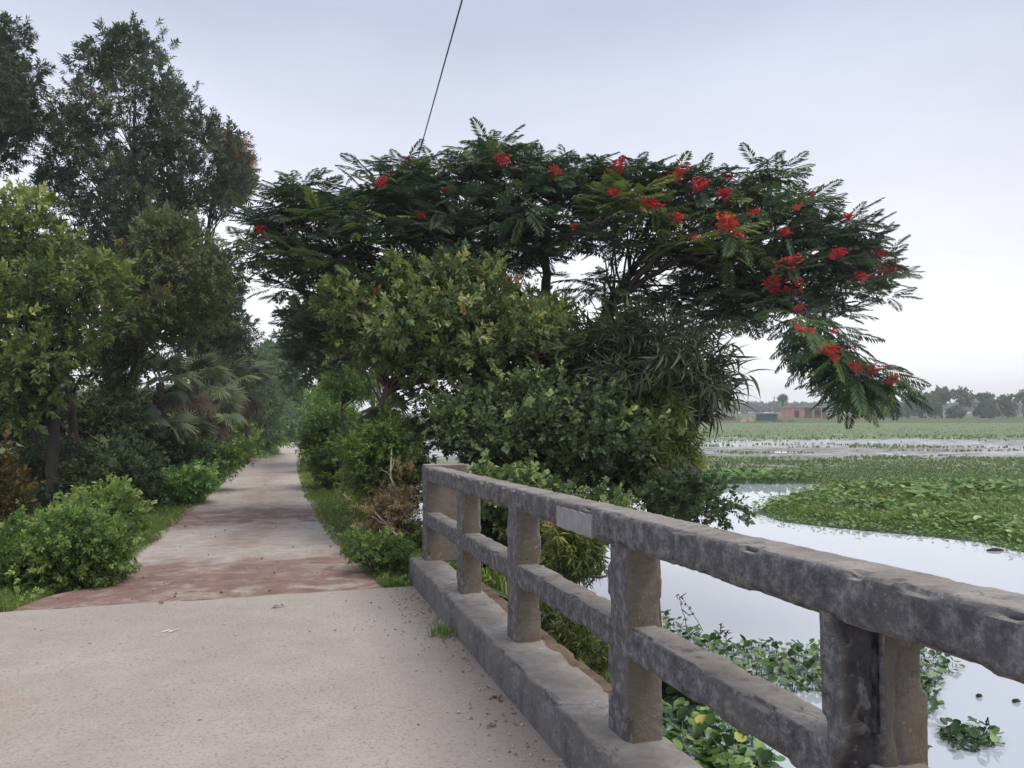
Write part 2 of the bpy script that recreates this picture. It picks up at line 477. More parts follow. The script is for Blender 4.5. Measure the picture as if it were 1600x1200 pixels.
def road_mat():
    m, nt, b = new_mat('dusty_laterite_road')
    v = coords(nt)
    sp = N(nt, 'ShaderNodeSeparateXYZ'); nt.links.new(v, sp.inputs[0])
    n1 = noise(nt, 0.9, 6, 0.62, v, 0.4)
    n2 = noise(nt, 5, 6, 0.65, v)
    n3 = noise(nt, 45, 4, 0.7, v)
    y = mathn(nt, 'ADD', sp.outputs['Y'], mathn(nt, 'MULTIPLY', mathn(nt, 'SUBTRACT', n1, 0.5), 6.5))
    # red earth lies in bands across the road
    t = mathn(nt, 'DIVIDE', mathn(nt, 'SUBTRACT', y, 7.0), 14.0)
    band = ramp(nt, t, [(0.0, (1, 1, 1)), (0.17, (0.95, 0.95, 0.95)), (0.27, (0.25, 0.25, 0.25)), (0.33, (0.08, 0.08, 0.08)), (0.47, (0.15, 0.15, 0.15)), (0.53, (0.95, 0.95, 0.95)), (0.66, (0.9, 0.9, 0.9)), (0.76, (0.15, 0.15, 0.15)), (1.0, (0.10, 0.10, 0.10))])
    xx = mathn(nt, 'ABSOLUTE', mathn(nt, 'ADD', sp.outputs['X'], 0.45))
    xx = mathn(nt, 'ADD', xx, mathn(nt, 'MULTIPLY', mathn(nt, 'SUBTRACT', n1, 0.5), 2.2))
    mid = ramp(nt, xx, [(0.0, (0.55, 0.55, 0.55)), (0.8, (0.0, 0.0, 0.0))])
    fac = mathn(nt, 'MAXIMUM', band, mid)
    fac = mathn(nt, 'MULTIPLY', fac, ramp(nt, noise(nt, 2.2, 7, 0.68, v, 0.6), [(0.34, (0.25, 0.25, 0.25)), (0.50, (1, 1, 1))]))
    pale = ramp(nt, n2, [(0.3, (0.40, 0.35, 0.315)), (0.65, (0.54, 0.49, 0.45))])
    red = ramp(nt, n2, [(0.3, (0.19, 0.115, 0.093)), (0.7, (0.31, 0.205, 0.172))])
    c = mixc(nt, fac, pale, red)
    c = mixc(nt, ramp(nt, n3, [(0.3, (0.55, 0.55, 0.55)), (0.45, (0, 0, 0))]), c, (0.17, 0.12, 0.10))
    c = mixc(nt, ramp(nt, n3, [(0.62, (0, 0, 0)), (0.75, (0.4, 0.4, 0.4))]), c, (0.58, 0.53, 0.50))
    nt.links.new(c, b.inputs['Base Color'])
    b.inputs['Roughness'].default_value = 0.95
    b.inputs['Specular IOR Level'].default_value = 0.15
    bump(nt, b, mathn(nt, 'ADD', n3, mathn(nt, 'MULTIPLY', n2, 2.0)), 0.5, 0.015)
    return m
M['road'] = road_mat()

def soil_mat():
    m, nt, b = new_mat('grassy_soil')
    v = coords(nt)
    n1 = noise(nt, 1.1, 6, 0.6, v); n2 = noise(nt, 9, 5, 0.7, v)
    c = ramp(nt, n1, [(0.3, (0.075, 0.10, 0.03)), (0.55, (0.11, 0.15, 0.045)), (0.75, (0.15, 0.13, 0.075))])
    c = mixc(nt, ramp(nt, n2, [(0.35, (0.7, 0.7, 0.7)), (0.6, (0, 0, 0))]), c, (0.06, 0.07, 0.03))
    nt.links.new(c, b.inputs['Base Color'])
    b.inputs['Roughness'].default_value = 0.95
    bump(nt, b, n2, 0.8, 0.05)
    return m
M['soil'] = soil_mat()

def marsh_mat():
    m, nt, b = new_mat('wet_marsh')
    v = coords(nt)
    mp = N(nt, 'ShaderNodeMapping'); mp.inputs['Rotation'].default_value = (0, 0, YAW); mp.inputs['Scale'].default_value = (0.35, 1.0, 1.0)
    nt.links.new(v, mp.inputs['Vector'])
    w = mp.outputs[0]
    n1 = noise(nt, 0.10, 6, 0.65, w); n2 = noise(nt, 1.3, 8, 0.8, w); n3 = noise(nt, 0.03, 3, 0.5, w)
    g = ramp(nt, n2, [(0.3, (0.09, 0.135, 0.05)), (0.5, (0.15, 0.20, 0.08)), (0.72, (0.22, 0.25, 0.12))])
    mud = ramp(nt, n2, [(0.35, (0.11, 0.10, 0.085)), (0.65, (0.30, 0.29, 0.27))])
    # shallow water stands in a belt 60-150 m out
    ds = N(nt, 'ShaderNodeVectorMath'); ds.operation = 'DOT_PRODUCT'
    nt.links.new(v, ds.inputs[0]); ds.inputs[1].default_value = (math.sin(YAW), math.cos(YAW), 0)
    belt = ramp(nt, mathn(nt, 'DIVIDE', ds.outputs['Value'], 220.0), [(0.17, (0, 0, 0)), (0.19, (0.25, 0.25, 0.25)), (0.215, (0.6, 0.6, 0.6)), (0.235, (0.3, 0.3, 0.3)), (0.26, (0.85, 0.85, 0.85)), (0.38, (0.85, 0.85, 0.85)), (0.44, (0.3, 0.3, 0.3)), (0.52, (0, 0, 0))])
    k = mathn(nt, 'ADD', mathn(nt, 'MULTIPLY', mathn(nt, 'SUBTRACT', n1, 0.5), 1.4), mathn(nt, 'MULTIPLY', mathn(nt, 'SUBTRACT', n2, 0.5), 3.0))
    k = mathn(nt, 'ADD', mathn(nt, 'ADD', k, 0.02), mathn(nt, 'MULTIPLY', mathn(nt, 'SUBTRACT', belt, 0.5), 0.9))
    wet = ramp(nt, k, [(0.16, (0, 0, 0)), (0.48, (1, 1, 1))])
    c = mixc(nt, ramp(nt, k, [(-0.0, (0, 0, 0)), (0.15, (1, 1, 1))]), g, mud)
    c = mixc(nt, wet, c, (0.40, 0.41, 0.41))
    nt.links.new(c, b.inputs['Base Color'])
    ro = mathn(nt, 'SUBTRACT', 0.95, mathn(nt, 'MULTIPLY', wet, 0.75))
    nt.links.new(ro, b.inputs['Roughness'])
    return m
M['marsh'] = marsh_mat()

def water_mat():
    m, nt, b = new_mat('still_water')
    v = coords(nt)
    b.inputs['Base Color'].default_value = (0.47, 0.51, 0.56, 1)
    b.inputs['Roughness'].default_value = 0.03
    b.inputs['IOR'].default_value = 2.2
    b.inputs['Specular IOR Level'].default_value = 0.7
    n = noise(nt, 2.5, 3, 0.5, v)
    bump(nt, b, n, 0.06, 0.02)
    return m
M['water'] = water_mat()

# ------------------------------------------------------------------ lie of the land
WATER = -1.7
SL = 0.0255

def zroad(Y):
    Y = np.asarray(Y, float)
    return np.where(Y < 32, -SL * Y, -SL * 32 - 0.1 * (1 - np.exp(-(np.maximum(Y, 32) - 32) * SL / 0.1)))

_RY = [0, 7.6, 9.5, 12, 20, 30, 40, 50, 58, 66, 76, 90]
_RL = [-2.6, -2.35, -1.95, -1.75, -1.75, -1.8, -1.7, -1.3, -0.5, 1.0, 4.5, 11]
_RR = [1.1, 1.05, 0.88, 0.72, 0.60, 0.62, 0.75, 1.15, 1.9, 3.3, 6.8, 13.3]
def road_l(Y): return np.interp(Y, _RY, _RL)
def road_r(Y): return np.interp(Y, _RY, _RR)

def ground(X, Y):
    X = np.asarray(X, float); Y = np.asarray(Y, float)
    zr = zroad(Y)
    er = X - road_r(Y); el = road_l(Y) - X
    P = np.stack([X, Y, np.zeros_like(X)], -1).reshape(-1, 3)
    nz = (fbm(P * 0.7, 5, 4).reshape(X.shape) - 0.5)
    right = zr - 0.06 * np.clip(er, 0, 1) - 0.50 * np.clip(er - 0.9, 0, 99)
    right = np.maximum(right, WATER - 0.8)
    left = zr - 0.08 * np.clip(el, 0, 1) - 0.26 * np.clip(el - 1.0, 0, 99)
    left = np.maximum(left, -1.25)
    z = np.where(er > 0, right, np.where(el > 0, left, zr))
    amp = np.clip(np.maximum(er, el), 0, 1.5) / 1.5
    return z + nz * 0.30 * amp

def grid_mesh(name, X, Y, Z, smooth=True):
    n, m = X.shape
    V = np.stack([X, Y, Z], -1).reshape(-1, 3)
    i = np.arange(n - 1)[:, None] * m + np.arange(m - 1)[None, :]
    Fq = np.stack([i, i + 1, i + m + 1, i + m], -1).reshape(-1, 4)
    # upward facing
    a, b_, c = V[Fq[0, 0]], V[Fq[0, 1]], V[Fq[0, 2]]
    if np.cross(b_ - a, c - a)[2] < 0:
        Fq = Fq[:, ::-1]
    return mesh_np(name, V, Fq, smooth=smooth)

# terrain left and right of the road beyond the bridge
xs = np.concatenate([np.linspace(-160, -14, 50), np.linspace(-13.5, -3, 60), np.linspace(-2.85, 6.5, 110), np.linspace(6.9, 18, 25)])
ys = np.concatenate([np.linspace(7.76, 22, 130), np.linspace(22.3, 60, 110), np.linspace(61, 130, 60)])
XX, YY = np.meshgrid(xs, ys, indexing='ij')
ZZ = ground(XX, YY)
inroad = (XX > road_l(YY) - 0.1) & (XX < road_r(YY) + 0.1)
ZZ = np.where(inroad, ZZ - 0.03, ZZ)
obj('ground', grid_mesh('ground', XX, YY, ZZ), M['soil'], kind='structure')

# road: an uneven sheet with ragged edges
ty = np.concatenate([np.linspace(7.72, 25, 170), np.linspace(25.2, 92, 160)])
tx = np.linspace(0, 1, 40)
TX, TY = np.meshgrid(tx, ty, indexing='ij')
en = fbm(np.stack([TY.ravel() * 0.8, TX.ravel() * 0 + 3, TX.ravel() * 0], -1), 3).reshape(TX.shape) - 0.5
en2 = fbm(np.stack([TY.ravel() * 0.8, TX.ravel() * 0 + 9, TX.ravel() * 0], -1), 8).reshape(TX.shape) - 0.5
xl = road_l(TY) + en * 0.5 - 0.05; xr = road_r(TY) + en2 * 0.5 + 0.05
RX = xl + (xr - xl) * TX
rn = fbm(np.stack([RX.ravel() * 1.3, TY.ravel() * 1.3, RX.ravel() * 0], -1), 21).reshape(TX.shape) - 0.5
edge = np.minimum(TX, 1 - TX)
RZ = zroad(TY) + 0.005 + rn * 0.035 * np.clip((TY - 7.7) / 1.0, 0.2, 1) - 0.04 * np.clip(1 - edge / 0.04, 0, 1)
obj('road', grid_mesh('road', RX, TY, RZ), M['road'], kind='structure')

# bridge deck
mb = MB()
gx = np.linspace(-4.3, 1.30, 60); gy = np.linspace(-14, 7.72, 150)
GX, GY = np.meshgrid(gx, gy, indexing='ij')
jn = fbm(np.stack([GX.ravel() * 3, GX.ravel() * 0, GX.ravel() * 0], -1), 4).reshape(GX.shape) - 0.5
GY2 = np.where(GY > 7.70, GY + jn * 0.10 + 0.02 * GX, GY)
dz = fbm(np.stack([GX.ravel(), GY.ravel(), GX.ravel() * 0], -1) * 1.2, 14).reshape(GX.shape) - 0.5
n, m_ = GX.shape
V = np.stack([GX, GY2, -SL * GY2 + 0.012 + dz * 0.012], -1).reshape(-1, 3)
i = np.arange(n - 1)[:, None] * m_ + np.arange(m_ - 1)[None, :]
fq = np.stack([i, i + m_, i + m_ + 1, i + 1], -1).reshape(-1, 4)
mb.add(V, fq)
# deck sides
ring = [r * m_ for r in range(n)] + [(n - 1) * m_ + c for c in range(1, m_)] + [r * m_ + m_ - 1 for r in range(n - 2, -1, -1)] + [c for c in range(m_ - 2, 0, -1)]
rv = V[ring].copy(); lo = rv.copy(); lo[:, 2] = lo[:, 2] - 0.55
k = len(ring)
mb.add(np.concatenate([rv, lo]), [(q, k + q, k + (q + 1) % k, (q + 1) % k) for q in range(k)] + [tuple(range(2 * k - 1, k - 1, -1))])
obj('bridge_deck', mb.mesh('bridge_deck', smooth=False), M['deck'], kind='structure')

# abutment under the end of the deck
mb = MB(); mb.box(-4.2, 1.48, 7.1, 7.70, -2.6, -0.74)
obj('abutment', mb.mesh('abutment'), M['concrete'], kind='structure')

# open water
mb = MB(); mb.add([(-400, -200, WATER), (500, -200, WATER), (500, 240, WATER), (-400, 240, WATER)], [(0, 1, 2, 3)])
obj('water', mb.mesh('water'), M['water'], kind='structure')

# far marsh, from about 36 m outwards, ragged near edge
R_ = _r[:2]; F_ = np.array([math.sin(YAW), math.cos(YAW)])
lat = np.concatenate([np.linspace(-60, 90, 220), np.linspace(92, 420, 60)])
dep = np.concatenate([np.linspace(0, 1, 160) ** 1.6 * 180])
LA, DE = np.meshgrid(lat, dep, indexing='ij')
edge0 = 36 + 5 * (fbm(np.stack([lat * 0.25, lat * 0, lat * 0], -1), 31) - 0.5)
edge0 = edge0 - np.clip(lat - 12.5, 0, 3) * 2.0         # right of the channel the marsh reaches nearer
D2 = edge0[:, None] + DE * (215 - edge0[:, None]) / 180
MX = LA * R_[0] + D2 * F_[0]; MY = LA * R_[1] + D2 * F_[1]
mz = fbm(np.stack([MX.ravel() * 0.3, MY.ravel() * 0.3, MX.ravel() * 0], -1), 41).reshape(MX.shape)
MZ = WATER - 0.02 + 0.08 * mz
obj('marsh', grid_mesh('marsh', MX, MY, MZ), M['marsh'], kind='structure')

# far farmland on a low bank
lat = np.linspace(-450, 600, 200); dd = np.array([198, 203, 207, 213, 240, 300, 420, 520, 630])
LA, DD = np.meshgrid(lat, dd, indexing='ij')
hz = np.interp(DD, [198, 203, 207, 213, 630], [WATER - 0.3, -1.45, -1.0, -0.75, -0.75])
hz = hz + (fbm(np.stack([LA.ravel() * 0.06, DD.ravel() * 0.06, LA.ravel() * 0], -1), 51).reshape(LA.shape) - 0.5) * 0.5
FX = LA * R_[0] + DD * F_[0]; FY = LA * R_[1] + DD * F_[1]
obj('far_field', grid_mesh('far_field', FX, FY, hz), M['soil'], kind='structure')

# ------------------------------------------------------------------ railing
def rounded(w, h, r, step):
    pts = []
    def seg(a, b):
        n_ = max(1, int(round(np.linalg.norm(np.subtract(b, a)) / step)))
        for q in range(n_):
            pts.append(np.add(a, np.multiply(np.subtract(b, a), q / n_)))
    hw, hh = w / 2, h / 2
    corners = [((hw - r), (hh - r), 0), (-(hw - r), (hh - r), 90), (-(hw - r), -(hh - r), 180), ((hw - r), -(hh - r), 270)]
    for ci, (cx, cy, a0) in enumerate(corners):
        for q in range(4):
            a = math.radians(a0 + q * 30)
            pts.append(np.array([cx + r * math.cos(a), cy + r * math.sin(a)]))
        a = math.radians(a0 + 90); p = np.array([cx + r * math.cos(a), cy + r * math.sin(a)])
        nx, ny, na = corners[(ci + 1) % 4]
        a = math.radians(na); q_ = np.array([nx + r * math.cos(a), ny + r * math.sin(a)])
        n_ = max(1, int(round(np.linalg.norm(q_ - p) / step)))
        for q in range(1, n_):
            pts.append(p + (q_ - p) * q / n_)
    return np.array(pts)

def beam(name, p0, p1, wv, hv, w, h, r=0.015, step=0.018, amp=0.010, chip=0.03, seed=1, cut=None, freq=7.0):
    """a rough cast concrete bar with rounded, chipped arrises"""
    p0 = np.asarray(p0, float); p1 = np.asarray(p1, float)
    wv = np.asarray(wv, float); hv = np.asarray(hv, float)
    cs = rounded(w, h, r, step)
    nrm = cs / np.array([w / 2, h / 2])
    edge = np.minimum(np.abs(nrm[:, 0]), np.abs(nrm[:, 1]))          # 1 at the arrises
    nn = np.where(np.abs(nrm[:, :1]) > np.abs(nrm[:, 1:]), np.sign(nrm) * [1, 0], np.sign(nrm) * [0, 1]) + 0.7 * (edge[:, None] > 0.85) * np.sign(nrm)
    nn = nn / (np.linalg.norm(nn, axis=1)[:, None] + 1e-9)
    Ln = np.linalg.norm(p1 - p0)
    ns = max(2, int(Ln / step))
    t = np.linspace(0, 1, ns + 1)
    ax = p0[None] + (p1 - p0)[None] * t[:, None]
    V = ax[:, None, :] + cs[None, :, :1] * wv + cs[None, :, 1:] * hv
    D = nn[None, :, :1] * wv + nn[None, :, 1:] * hv
    D = np.broadcast_to(D, V.shape)
    P = V.reshape(-1, 3)
    d = (fbm(P * freq, seed, 4) - 0.5) * 2 * amp
    d += (fbm(P * freq * 5, seed + 3, 3) - 0.5) * amp * 0.7
    c = np.clip(fbm(P * 9, seed + 7, 3) - 0.52, 0, 1) * chip * 6 * np.repeat(np.clip((edge - 0.72) / 0.25, 0, 1)[None], ns + 1, 0).ravel()
    pit = np.clip(fbm(P * 22, seed + 11, 2) - 0.70, 0, 1) * 0.08
    d = d - c - pit
    if cut is not None:
        d = d + cut(P)
    V = P + D.reshape(-1, 3) * d[:, None]
    m = len(cs)
    i_ = np.arange(ns)[:, None] * m + np.arange(m)[None]
    j_ = np.arange(ns)[:, None] * m + (np.arange(m)[None] + 1) % m
    Fq = np.stack([i_, j_, j_ + m, i_ + m], -1).reshape(-1, 4)
    out = MB()
    out.add(V, Fq)
    out.F.append(tuple(range(m - 1, -1, -1)))
    out.F.append(tuple(ns * m + q for q in range(m)))
    me = out.mesh(name)
    # make sure the normals look outwards
    if np.dot(np.cross(wv, hv), p1 - p0) < 0:
        me.flip_normals()
    me.polygons.foreach_set('use_smooth', np.ones(len(me.polygons), dtype=bool))
    me.polygons[len(me.polygons) - 1].use_smooth = False
    me.polygons[len(me.polygons) - 2].use_smooth = False
    return me

def zd(Y): return -SL * Y
rail = thing('concrete_railing', 'weathered grey concrete bridge railing with two rails along the deck edge', 'railing', (1.40, 3.0, zd(3.0)))
rb = np.array(rail.location)
ex, ey, ez = np.array([1.0, 0, 0]), np.array([0, 1.0, -SL]), np.array([0, 0, 1.0])
PX0, PX1 = 1.338, 1.494
def rpart(name, me, mat):
    me.transform(Matrix.Translation(-Vector(rb)))
    return obj(name, me, mat, rail)
# kerb beam
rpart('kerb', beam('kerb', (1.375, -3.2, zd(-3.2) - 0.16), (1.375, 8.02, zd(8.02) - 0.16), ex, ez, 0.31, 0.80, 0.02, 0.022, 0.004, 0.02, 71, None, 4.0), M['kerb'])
def sag_top(P):
    return np.zeros(len(P))
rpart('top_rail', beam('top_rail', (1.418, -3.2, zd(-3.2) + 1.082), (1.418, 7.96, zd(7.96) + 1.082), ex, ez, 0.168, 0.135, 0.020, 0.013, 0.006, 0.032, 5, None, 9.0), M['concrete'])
POSTS = [(6.21, 0), (4.71, 0), (3.11, 0), (1.70, 1), (0.25, 0), (-1.25, 0)]
def spall_mask(P):
    # a long flake of plaster has fallen off the near half of the roadside face
    y = P[:, 1]; z = P[:, 2]; x = P[:, 0]
    q = np.stack([z * 0 + 3, z * 5, y * 0], -1)
    top = 1.70 + 0.035 + (fbm(q, 91, 3) - 0.5) * 0.15          # ragged far edge of the scar
    k = np.clip((top - y) / 0.014, 0, 1) * np.clip((z - 0.30 - 0.1 * fbm(q * 3, 92, 2)) / 0.02, 0, 1)
    return k * (x < PX0 + 0.028) * (z < 1.03)
def spall(P):
    rough = fbm(P * [60, 60, 24], 97, 3)
    crack = np.clip(0.012 - np.abs(P[:, 0] - 1.405 - (fbm(np.stack([P[:, 2] * 4, P[:, 2] * 0, P[:, 2] * 0], -1), 55, 3) - .5) * .12), 0, 1) * 0.9 * (P[:, 1] < 1.61)
    return spall_mask(P) * (-0.016 - rough * 0.022) - crack
for pi, (Y, sp) in enumerate(POSTS):
    w = 0.20
    me = beam('post', ((PX0 + PX1) / 2, Y, zd(Y) + 0.225), ((PX0 + PX1) / 2, Y, zd(Y) + 1.03), ex, np.array([0, 1.0, 0]), PX1 - PX0, w, 0.007,
              0.006 if sp else 0.014, 0.0035 if not sp else 0.006, 0.03 if not sp else 0.07, 101 + pi * 13, spall if sp else None)
    if sp:
        co = np.empty(len(me.vertices) * 3, np.float32); me.vertices.foreach_get('co', co)
        a_ = me.attributes.new('tint', 'FLOAT', 'POINT')
        co = co.reshape(-1, 3); cm = co.copy(); cm[:, 0] -= .03
        a_.data.foreach_set('value', np.ascontiguousarray(spall_mask(cm) * (co[:, 0] < PX0 + .03), dtype=np.float32))
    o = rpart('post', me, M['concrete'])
    if sp:
        o['label'] = 'post with plaster flaked off its roadside face'
# end pier, deeper than the posts
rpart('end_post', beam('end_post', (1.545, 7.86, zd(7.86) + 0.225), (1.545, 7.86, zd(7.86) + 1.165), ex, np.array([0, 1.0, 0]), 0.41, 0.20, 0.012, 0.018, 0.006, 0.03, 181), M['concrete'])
# middle rails between posts
ends = [7.76] + [Y for Y, _ in POSTS] + [-3.2]
for q in range(len(ends) - 1):
    a, b_ = ends[q] - (0.10 if q else 0.0), ends[q + 1] + (0.10 if q < len(ends) - 2 else 0)
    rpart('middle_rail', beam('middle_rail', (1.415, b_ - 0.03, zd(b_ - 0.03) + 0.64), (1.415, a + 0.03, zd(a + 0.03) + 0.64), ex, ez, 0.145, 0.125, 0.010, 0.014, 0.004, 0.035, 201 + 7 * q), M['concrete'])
# pale cement repair on the roadside face of the top rail
q0, q1 = 3.36, 3.83
mb = MB()
zz = [1.012, 1.150]
nn_ = 12
up = [(1.3215, q0 + (q1 - q0) * s / nn_, zd(q0 + (q1 - q0) * s / nn_) + 1.118 + 0.002 * math.sin(s * 2.1)) for s in range(nn_ + 1)]
dn = [(1.3215, q0 + (q1 - q0) * s / nn_ + 0.01 * math.sin(s), zd(q0 + (q1 - q0) * s / nn_) + 1.018 + 0.002 * math.sin(s * 1.3)) for s in range(nn_ + 1)]
bk = [(1.345, p[1], p[2]) for p in up] + [(1.345, p[1], p[2]) for p in dn]
K = nn_ + 1
fs = []
for s in range(nn_):
    fs += [(s, s + 1, K + s + 1, K + s), (2 * K + s, 3 * K + s, 3 * K + s + 1, 2 * K + s + 1), (s, 2 * K + s, 2 * K + s + 1, s + 1), (K + s, K + s + 1, 3 * K + s + 1, 3 * K + s)]
fs += [(0, K, 3 * K, 2 * K), (nn_, 2 * K + nn_, 3 * K + nn_, K + nn_)]
mb.add(up + dn + bk, fs)
rpart('cement_patch', mb.mesh('cement_patch'), M['patch'])

# ochre retaining wall just outside the kerb
wall = tag(obj('retaining_wall', beam('retaining_wall', (1.82, 4.5, zd(4.5) - 0.70), (1.82, 8.3, zd(8.3) - 0.66), ex, ez, 0.26, 1.30, 0.02, 0.03, 0.006, 0.03, 301), M['ochre']),
           'low ochre plastered retaining wall just outside the bridge kerb', 'wall')

# ------------------------------------------------------------------ leaf shapes (all triangles; +Y is the growth direction)
def T(V, Fc):
    return np.asarray(V, float), np.asarray(Fc, int)

def t_leaf(w=0.28, fold=0.07, droop=0.12):
    return T([(0, 0, 0), (-w, .38, fold), (0, .45, 0), (w, .38, fold), (0, 1, -droop)], [(0, 2, 1), (0, 3, 2), (1, 2, 4), (2, 3, 4)])

def t_strip(w=0.06, curve=0.25, n_=4, droop=0.15):
    V, Fc = [], []
    for i in range(n_ + 1):
        t = i / n_
        ww = w * math.sin(math.pi * min(0.97, 0.12 + 0.85 * t))
        cx = curve * t * t
        V += [(cx - ww, t, -droop * t * t), (cx + ww, t, -droop * t * t)]
    for i in range(n_):
        a = 2 * i
        Fc += [(a, a + 1, a + 3), (a, a + 3, a + 2)]
    return T(V, Fc)

def rotmat(d, up=(0, 0, 1), roll=0.0):
    y = np.asarray(d, float); y = y / np.linalg.norm(y)
    x = np.cross(y, up)
    if np.linalg.norm(x) < 1e-4:
        x = np.array([1.0, 0, 0])
    x = x / np.linalg.norm(x)
    z = np.cross(x, y)
    c, s = math.cos(roll), math.sin(roll)
    return np.stack([c * x + s * z, y, -s * x + c * z], 1)

def joinT(parts):
    Vs, Fs, n_ = [], [], 0
    for V, Fc in parts:
        Vs.append(V); Fs.append(Fc + n_); n_ += len(V)
    return np.concatenate(Vs), np.concatenate(Fs)

def spray(leaf, n_, length, leaflen, rng, ang=(45, 75), droop=0.2, terminal=True, phyl=137.5, flat=0.0):
    """a twig carrying n leaves along it"""
    parts = []
    tw = np.array([(-.006, 0, 0), (.006, 0, 0), (0, length, -droop * length * .4)]); parts.append(T(tw, [(0, 1, 2)]))
    for i in range(n_):
        t = 0.25 + 0.75 * (i + 0.5) / n_
        p = np.array([0, t * length, -droop * length * .4 * t * t])
        a = math.radians(phyl * i + rng.uniform(-25, 25))
        el = math.radians(rng.uniform(*ang)) * (1 - 0.35 * t)
        sx, sz = math.sin(a), math.cos(a) * (1 - flat)
        d = np.array([math.sin(el) * sx, math.cos(el), math.sin(el) * sz - droop * .5])
        R = rotmat(d, (0, 0.15, 1), rng.uniform(-.5, .5))
        V, Fc = leaf
        parts.append((V * leaflen * rng.uniform(.7, 1.15) @ R.T + p, Fc))
    return joinT(parts)

def t_frond(npairs=13, seed=0):
    """bipinnate poinciana leaf, length 1: a drooping stalk with two rows of pinnae"""
    rng = np.random.default_rng(seed)
    Vs, Fs, n_ = [], [], 0
    dr = rng.uniform(0.10, 0.30)
    side = rng.uniform(-.06, .06)
    def pt(t): return np.array([side * t * t, t * (1 - .1 * dr * t), 0.10 * t - dr * t * t])
    ts = np.linspace(0, 1, 5)
    for i in range(4):
        a, b_ = pt(ts[i]), pt(ts[i + 1])
        Vs.append(np.array([a + [-.005, 0, 0], a + [.005, 0, 0], b_])); Fs.append(np.array([(0, 1, 2)]) + n_); n_ += 3
    for i in range(npairs):
        t = 0.20 + 0.80 * i / (npairs - 1)
        ln = 0.30 * math.sin(math.pi * (0.22 + 0.66 * (i / (npairs - 1)))) * rng.uniform(.9, 1.1)
        for s in (-1, 1):
            p = pt(t)
            a = math.radians(62 - 26 * t + rng.uniform(-6, 6))
            d = np.array([s * math.sin(a), math.cos(a), -0.28 + rng.uniform(-.12, .12)])
            tip = p + d * ln
            mid = p + d * ln * .5 + [0, 0, 0.02]
            w = 0.028
            q = np.array([-d[1], d[0], 0]) * w * s
            Vs.append(np.array([p, mid + q, tip, mid - q])); Fs.append(np.array([(0, 1, 2), (0, 2, 3)]) + n_); n_ += 4
    return np.concatenate(Vs), np.concatenate(Fs)

def t_fan(nseg=22, spread=250, seed=0, droop=0.55, pet=0.8):
    """fan palm leaf: petiole along +Y then a pleated fan of radius 1"""
    rng = np.random.default_rng(seed)
    Vs, Fs, n_ = [], [], 0
    pv = np.array([(-.022, 0, 0), (.022, 0, 0), (0, 0, -.03), (-.014, pet, -.02), (.014, pet, -.02), (0, pet, -.04)])
    Vs.append(pv); Fs.append(np.array([(0, 1, 4), (0, 4, 3), (1, 2, 5), (1, 5, 4), (2, 0, 3), (2, 3, 5)])); n_ += 6
    c = np.array([0, pet, 0])
    da = math.radians(spread) / nseg
    for i in range(nseg):
        a = -math.radians(spread) / 2 + (i + .5) * da
        L_ = (1.0 - 0.22 * (abs(a) / math.radians(spread / 2)) ** 2) * rng.uniform(.9, 1.05)
        def P(r, da_, z): return c + np.array([math.sin(a + da_) * r, math.cos(a + da_) * r, z])
        bend = -droop * rng.uniform(.6, 1.4)
        v = np.array([c, P(.42 * L_, -da * .5, -.03), P(.46 * L_, 0, .035), P(.42 * L_, da * .5, -.03), P(L_, rng.uniform(-.04, .04), bend * .6)])
        Vs.append(v); Fs.append(np.array([(0, 2, 1), (0, 3, 2), (1, 2, 4), (2, 3, 4)]) + n_); n_ += 5
    return np.concatenate(Vs), np.concatenate(Fs)

def t_hyacinth(seed=0):
    rng = np.random.default_rng(seed)
    Vs, Fs = [], []
    lean = np.array([rng.uniform(-.25, .25), rng.uniform(.3, .7), 1.0]); lean /= np.linalg.norm(lean)
    b = lean * 0.9
    # swollen stalk
    V = [(-.05, 0, 0), (.05, 0, 0), (0, .05, 0), (-.07 + b[0] * .35, b[1] * .35, b[2] * .35), (.07 + b[0] * .35, b[1] * .35, b[2] * .35), (b[0] * .35, .07 + b[1] * .35, b[2] * .35), tuple(b)]
    Fc = [(0, 1, 4), (0, 4, 3), (1, 2, 5), (1, 5, 4), (2, 0, 3), (2, 3, 5), (3, 4, 6), (4, 5, 6), (5, 3, 6)]
    n_ = len(V)
    d = np.array([lean[0] * 1.2, lean[1] * 1.4, .35 + rng.uniform(-.25, .25)]); d /= np.linalg.norm(d)
    R = rotmat(d, (0, 0, 1), rng.uniform(-.5, .5))
    ring = []
    for i in range(9):
        a = 2 * math.pi * i / 9
        ring.append((0.42 * math.sin(a), 0.45 - 0.45 * math.cos(a), 0.10 * abs(math.sin(a)) + .04))
    lv = np.array([(0, .45, 0)] + ring) @ R.T + b
    V = np.concatenate([np.array(V, float), lv])
    Fc += [(n_, n_ + 1 + (i + 1) % 9, n_ + 1 + i) for i in range(9)]
    return T(V, Fc)

def t_tuft(nb=8, seed=0, spread=.35, wid=.02):
    rng = np.random.default_rng(seed)
    parts = []
    for i in range(nb):
        a = rng.uniform(0, 2 * math.pi); l = rng.uniform(.5, 1.0); k_ = rng.uniform(.1, 1) * spread
        o = np.array([rng.normal(0, .10), rng.normal(0, .10), 0])
        dx, dy = math.cos(a), math.sin(a)
        w = np.array([-dy, dx, 0]) * wid
        m_ = o + np.array([dx * k_ * .35, dy * k_ * .35, l * .6]); t_ = o + np.array([dx * k_ * 1.2, dy * k_ * 1.2, l * rng.uniform(.75, 1)])
        parts.append(T([o - w, o + w, m_ + w * .7, m_ - w * .7, t_], [(0, 1, 2), (0, 2, 3), (3, 2, 4)]))
    return joinT(parts)

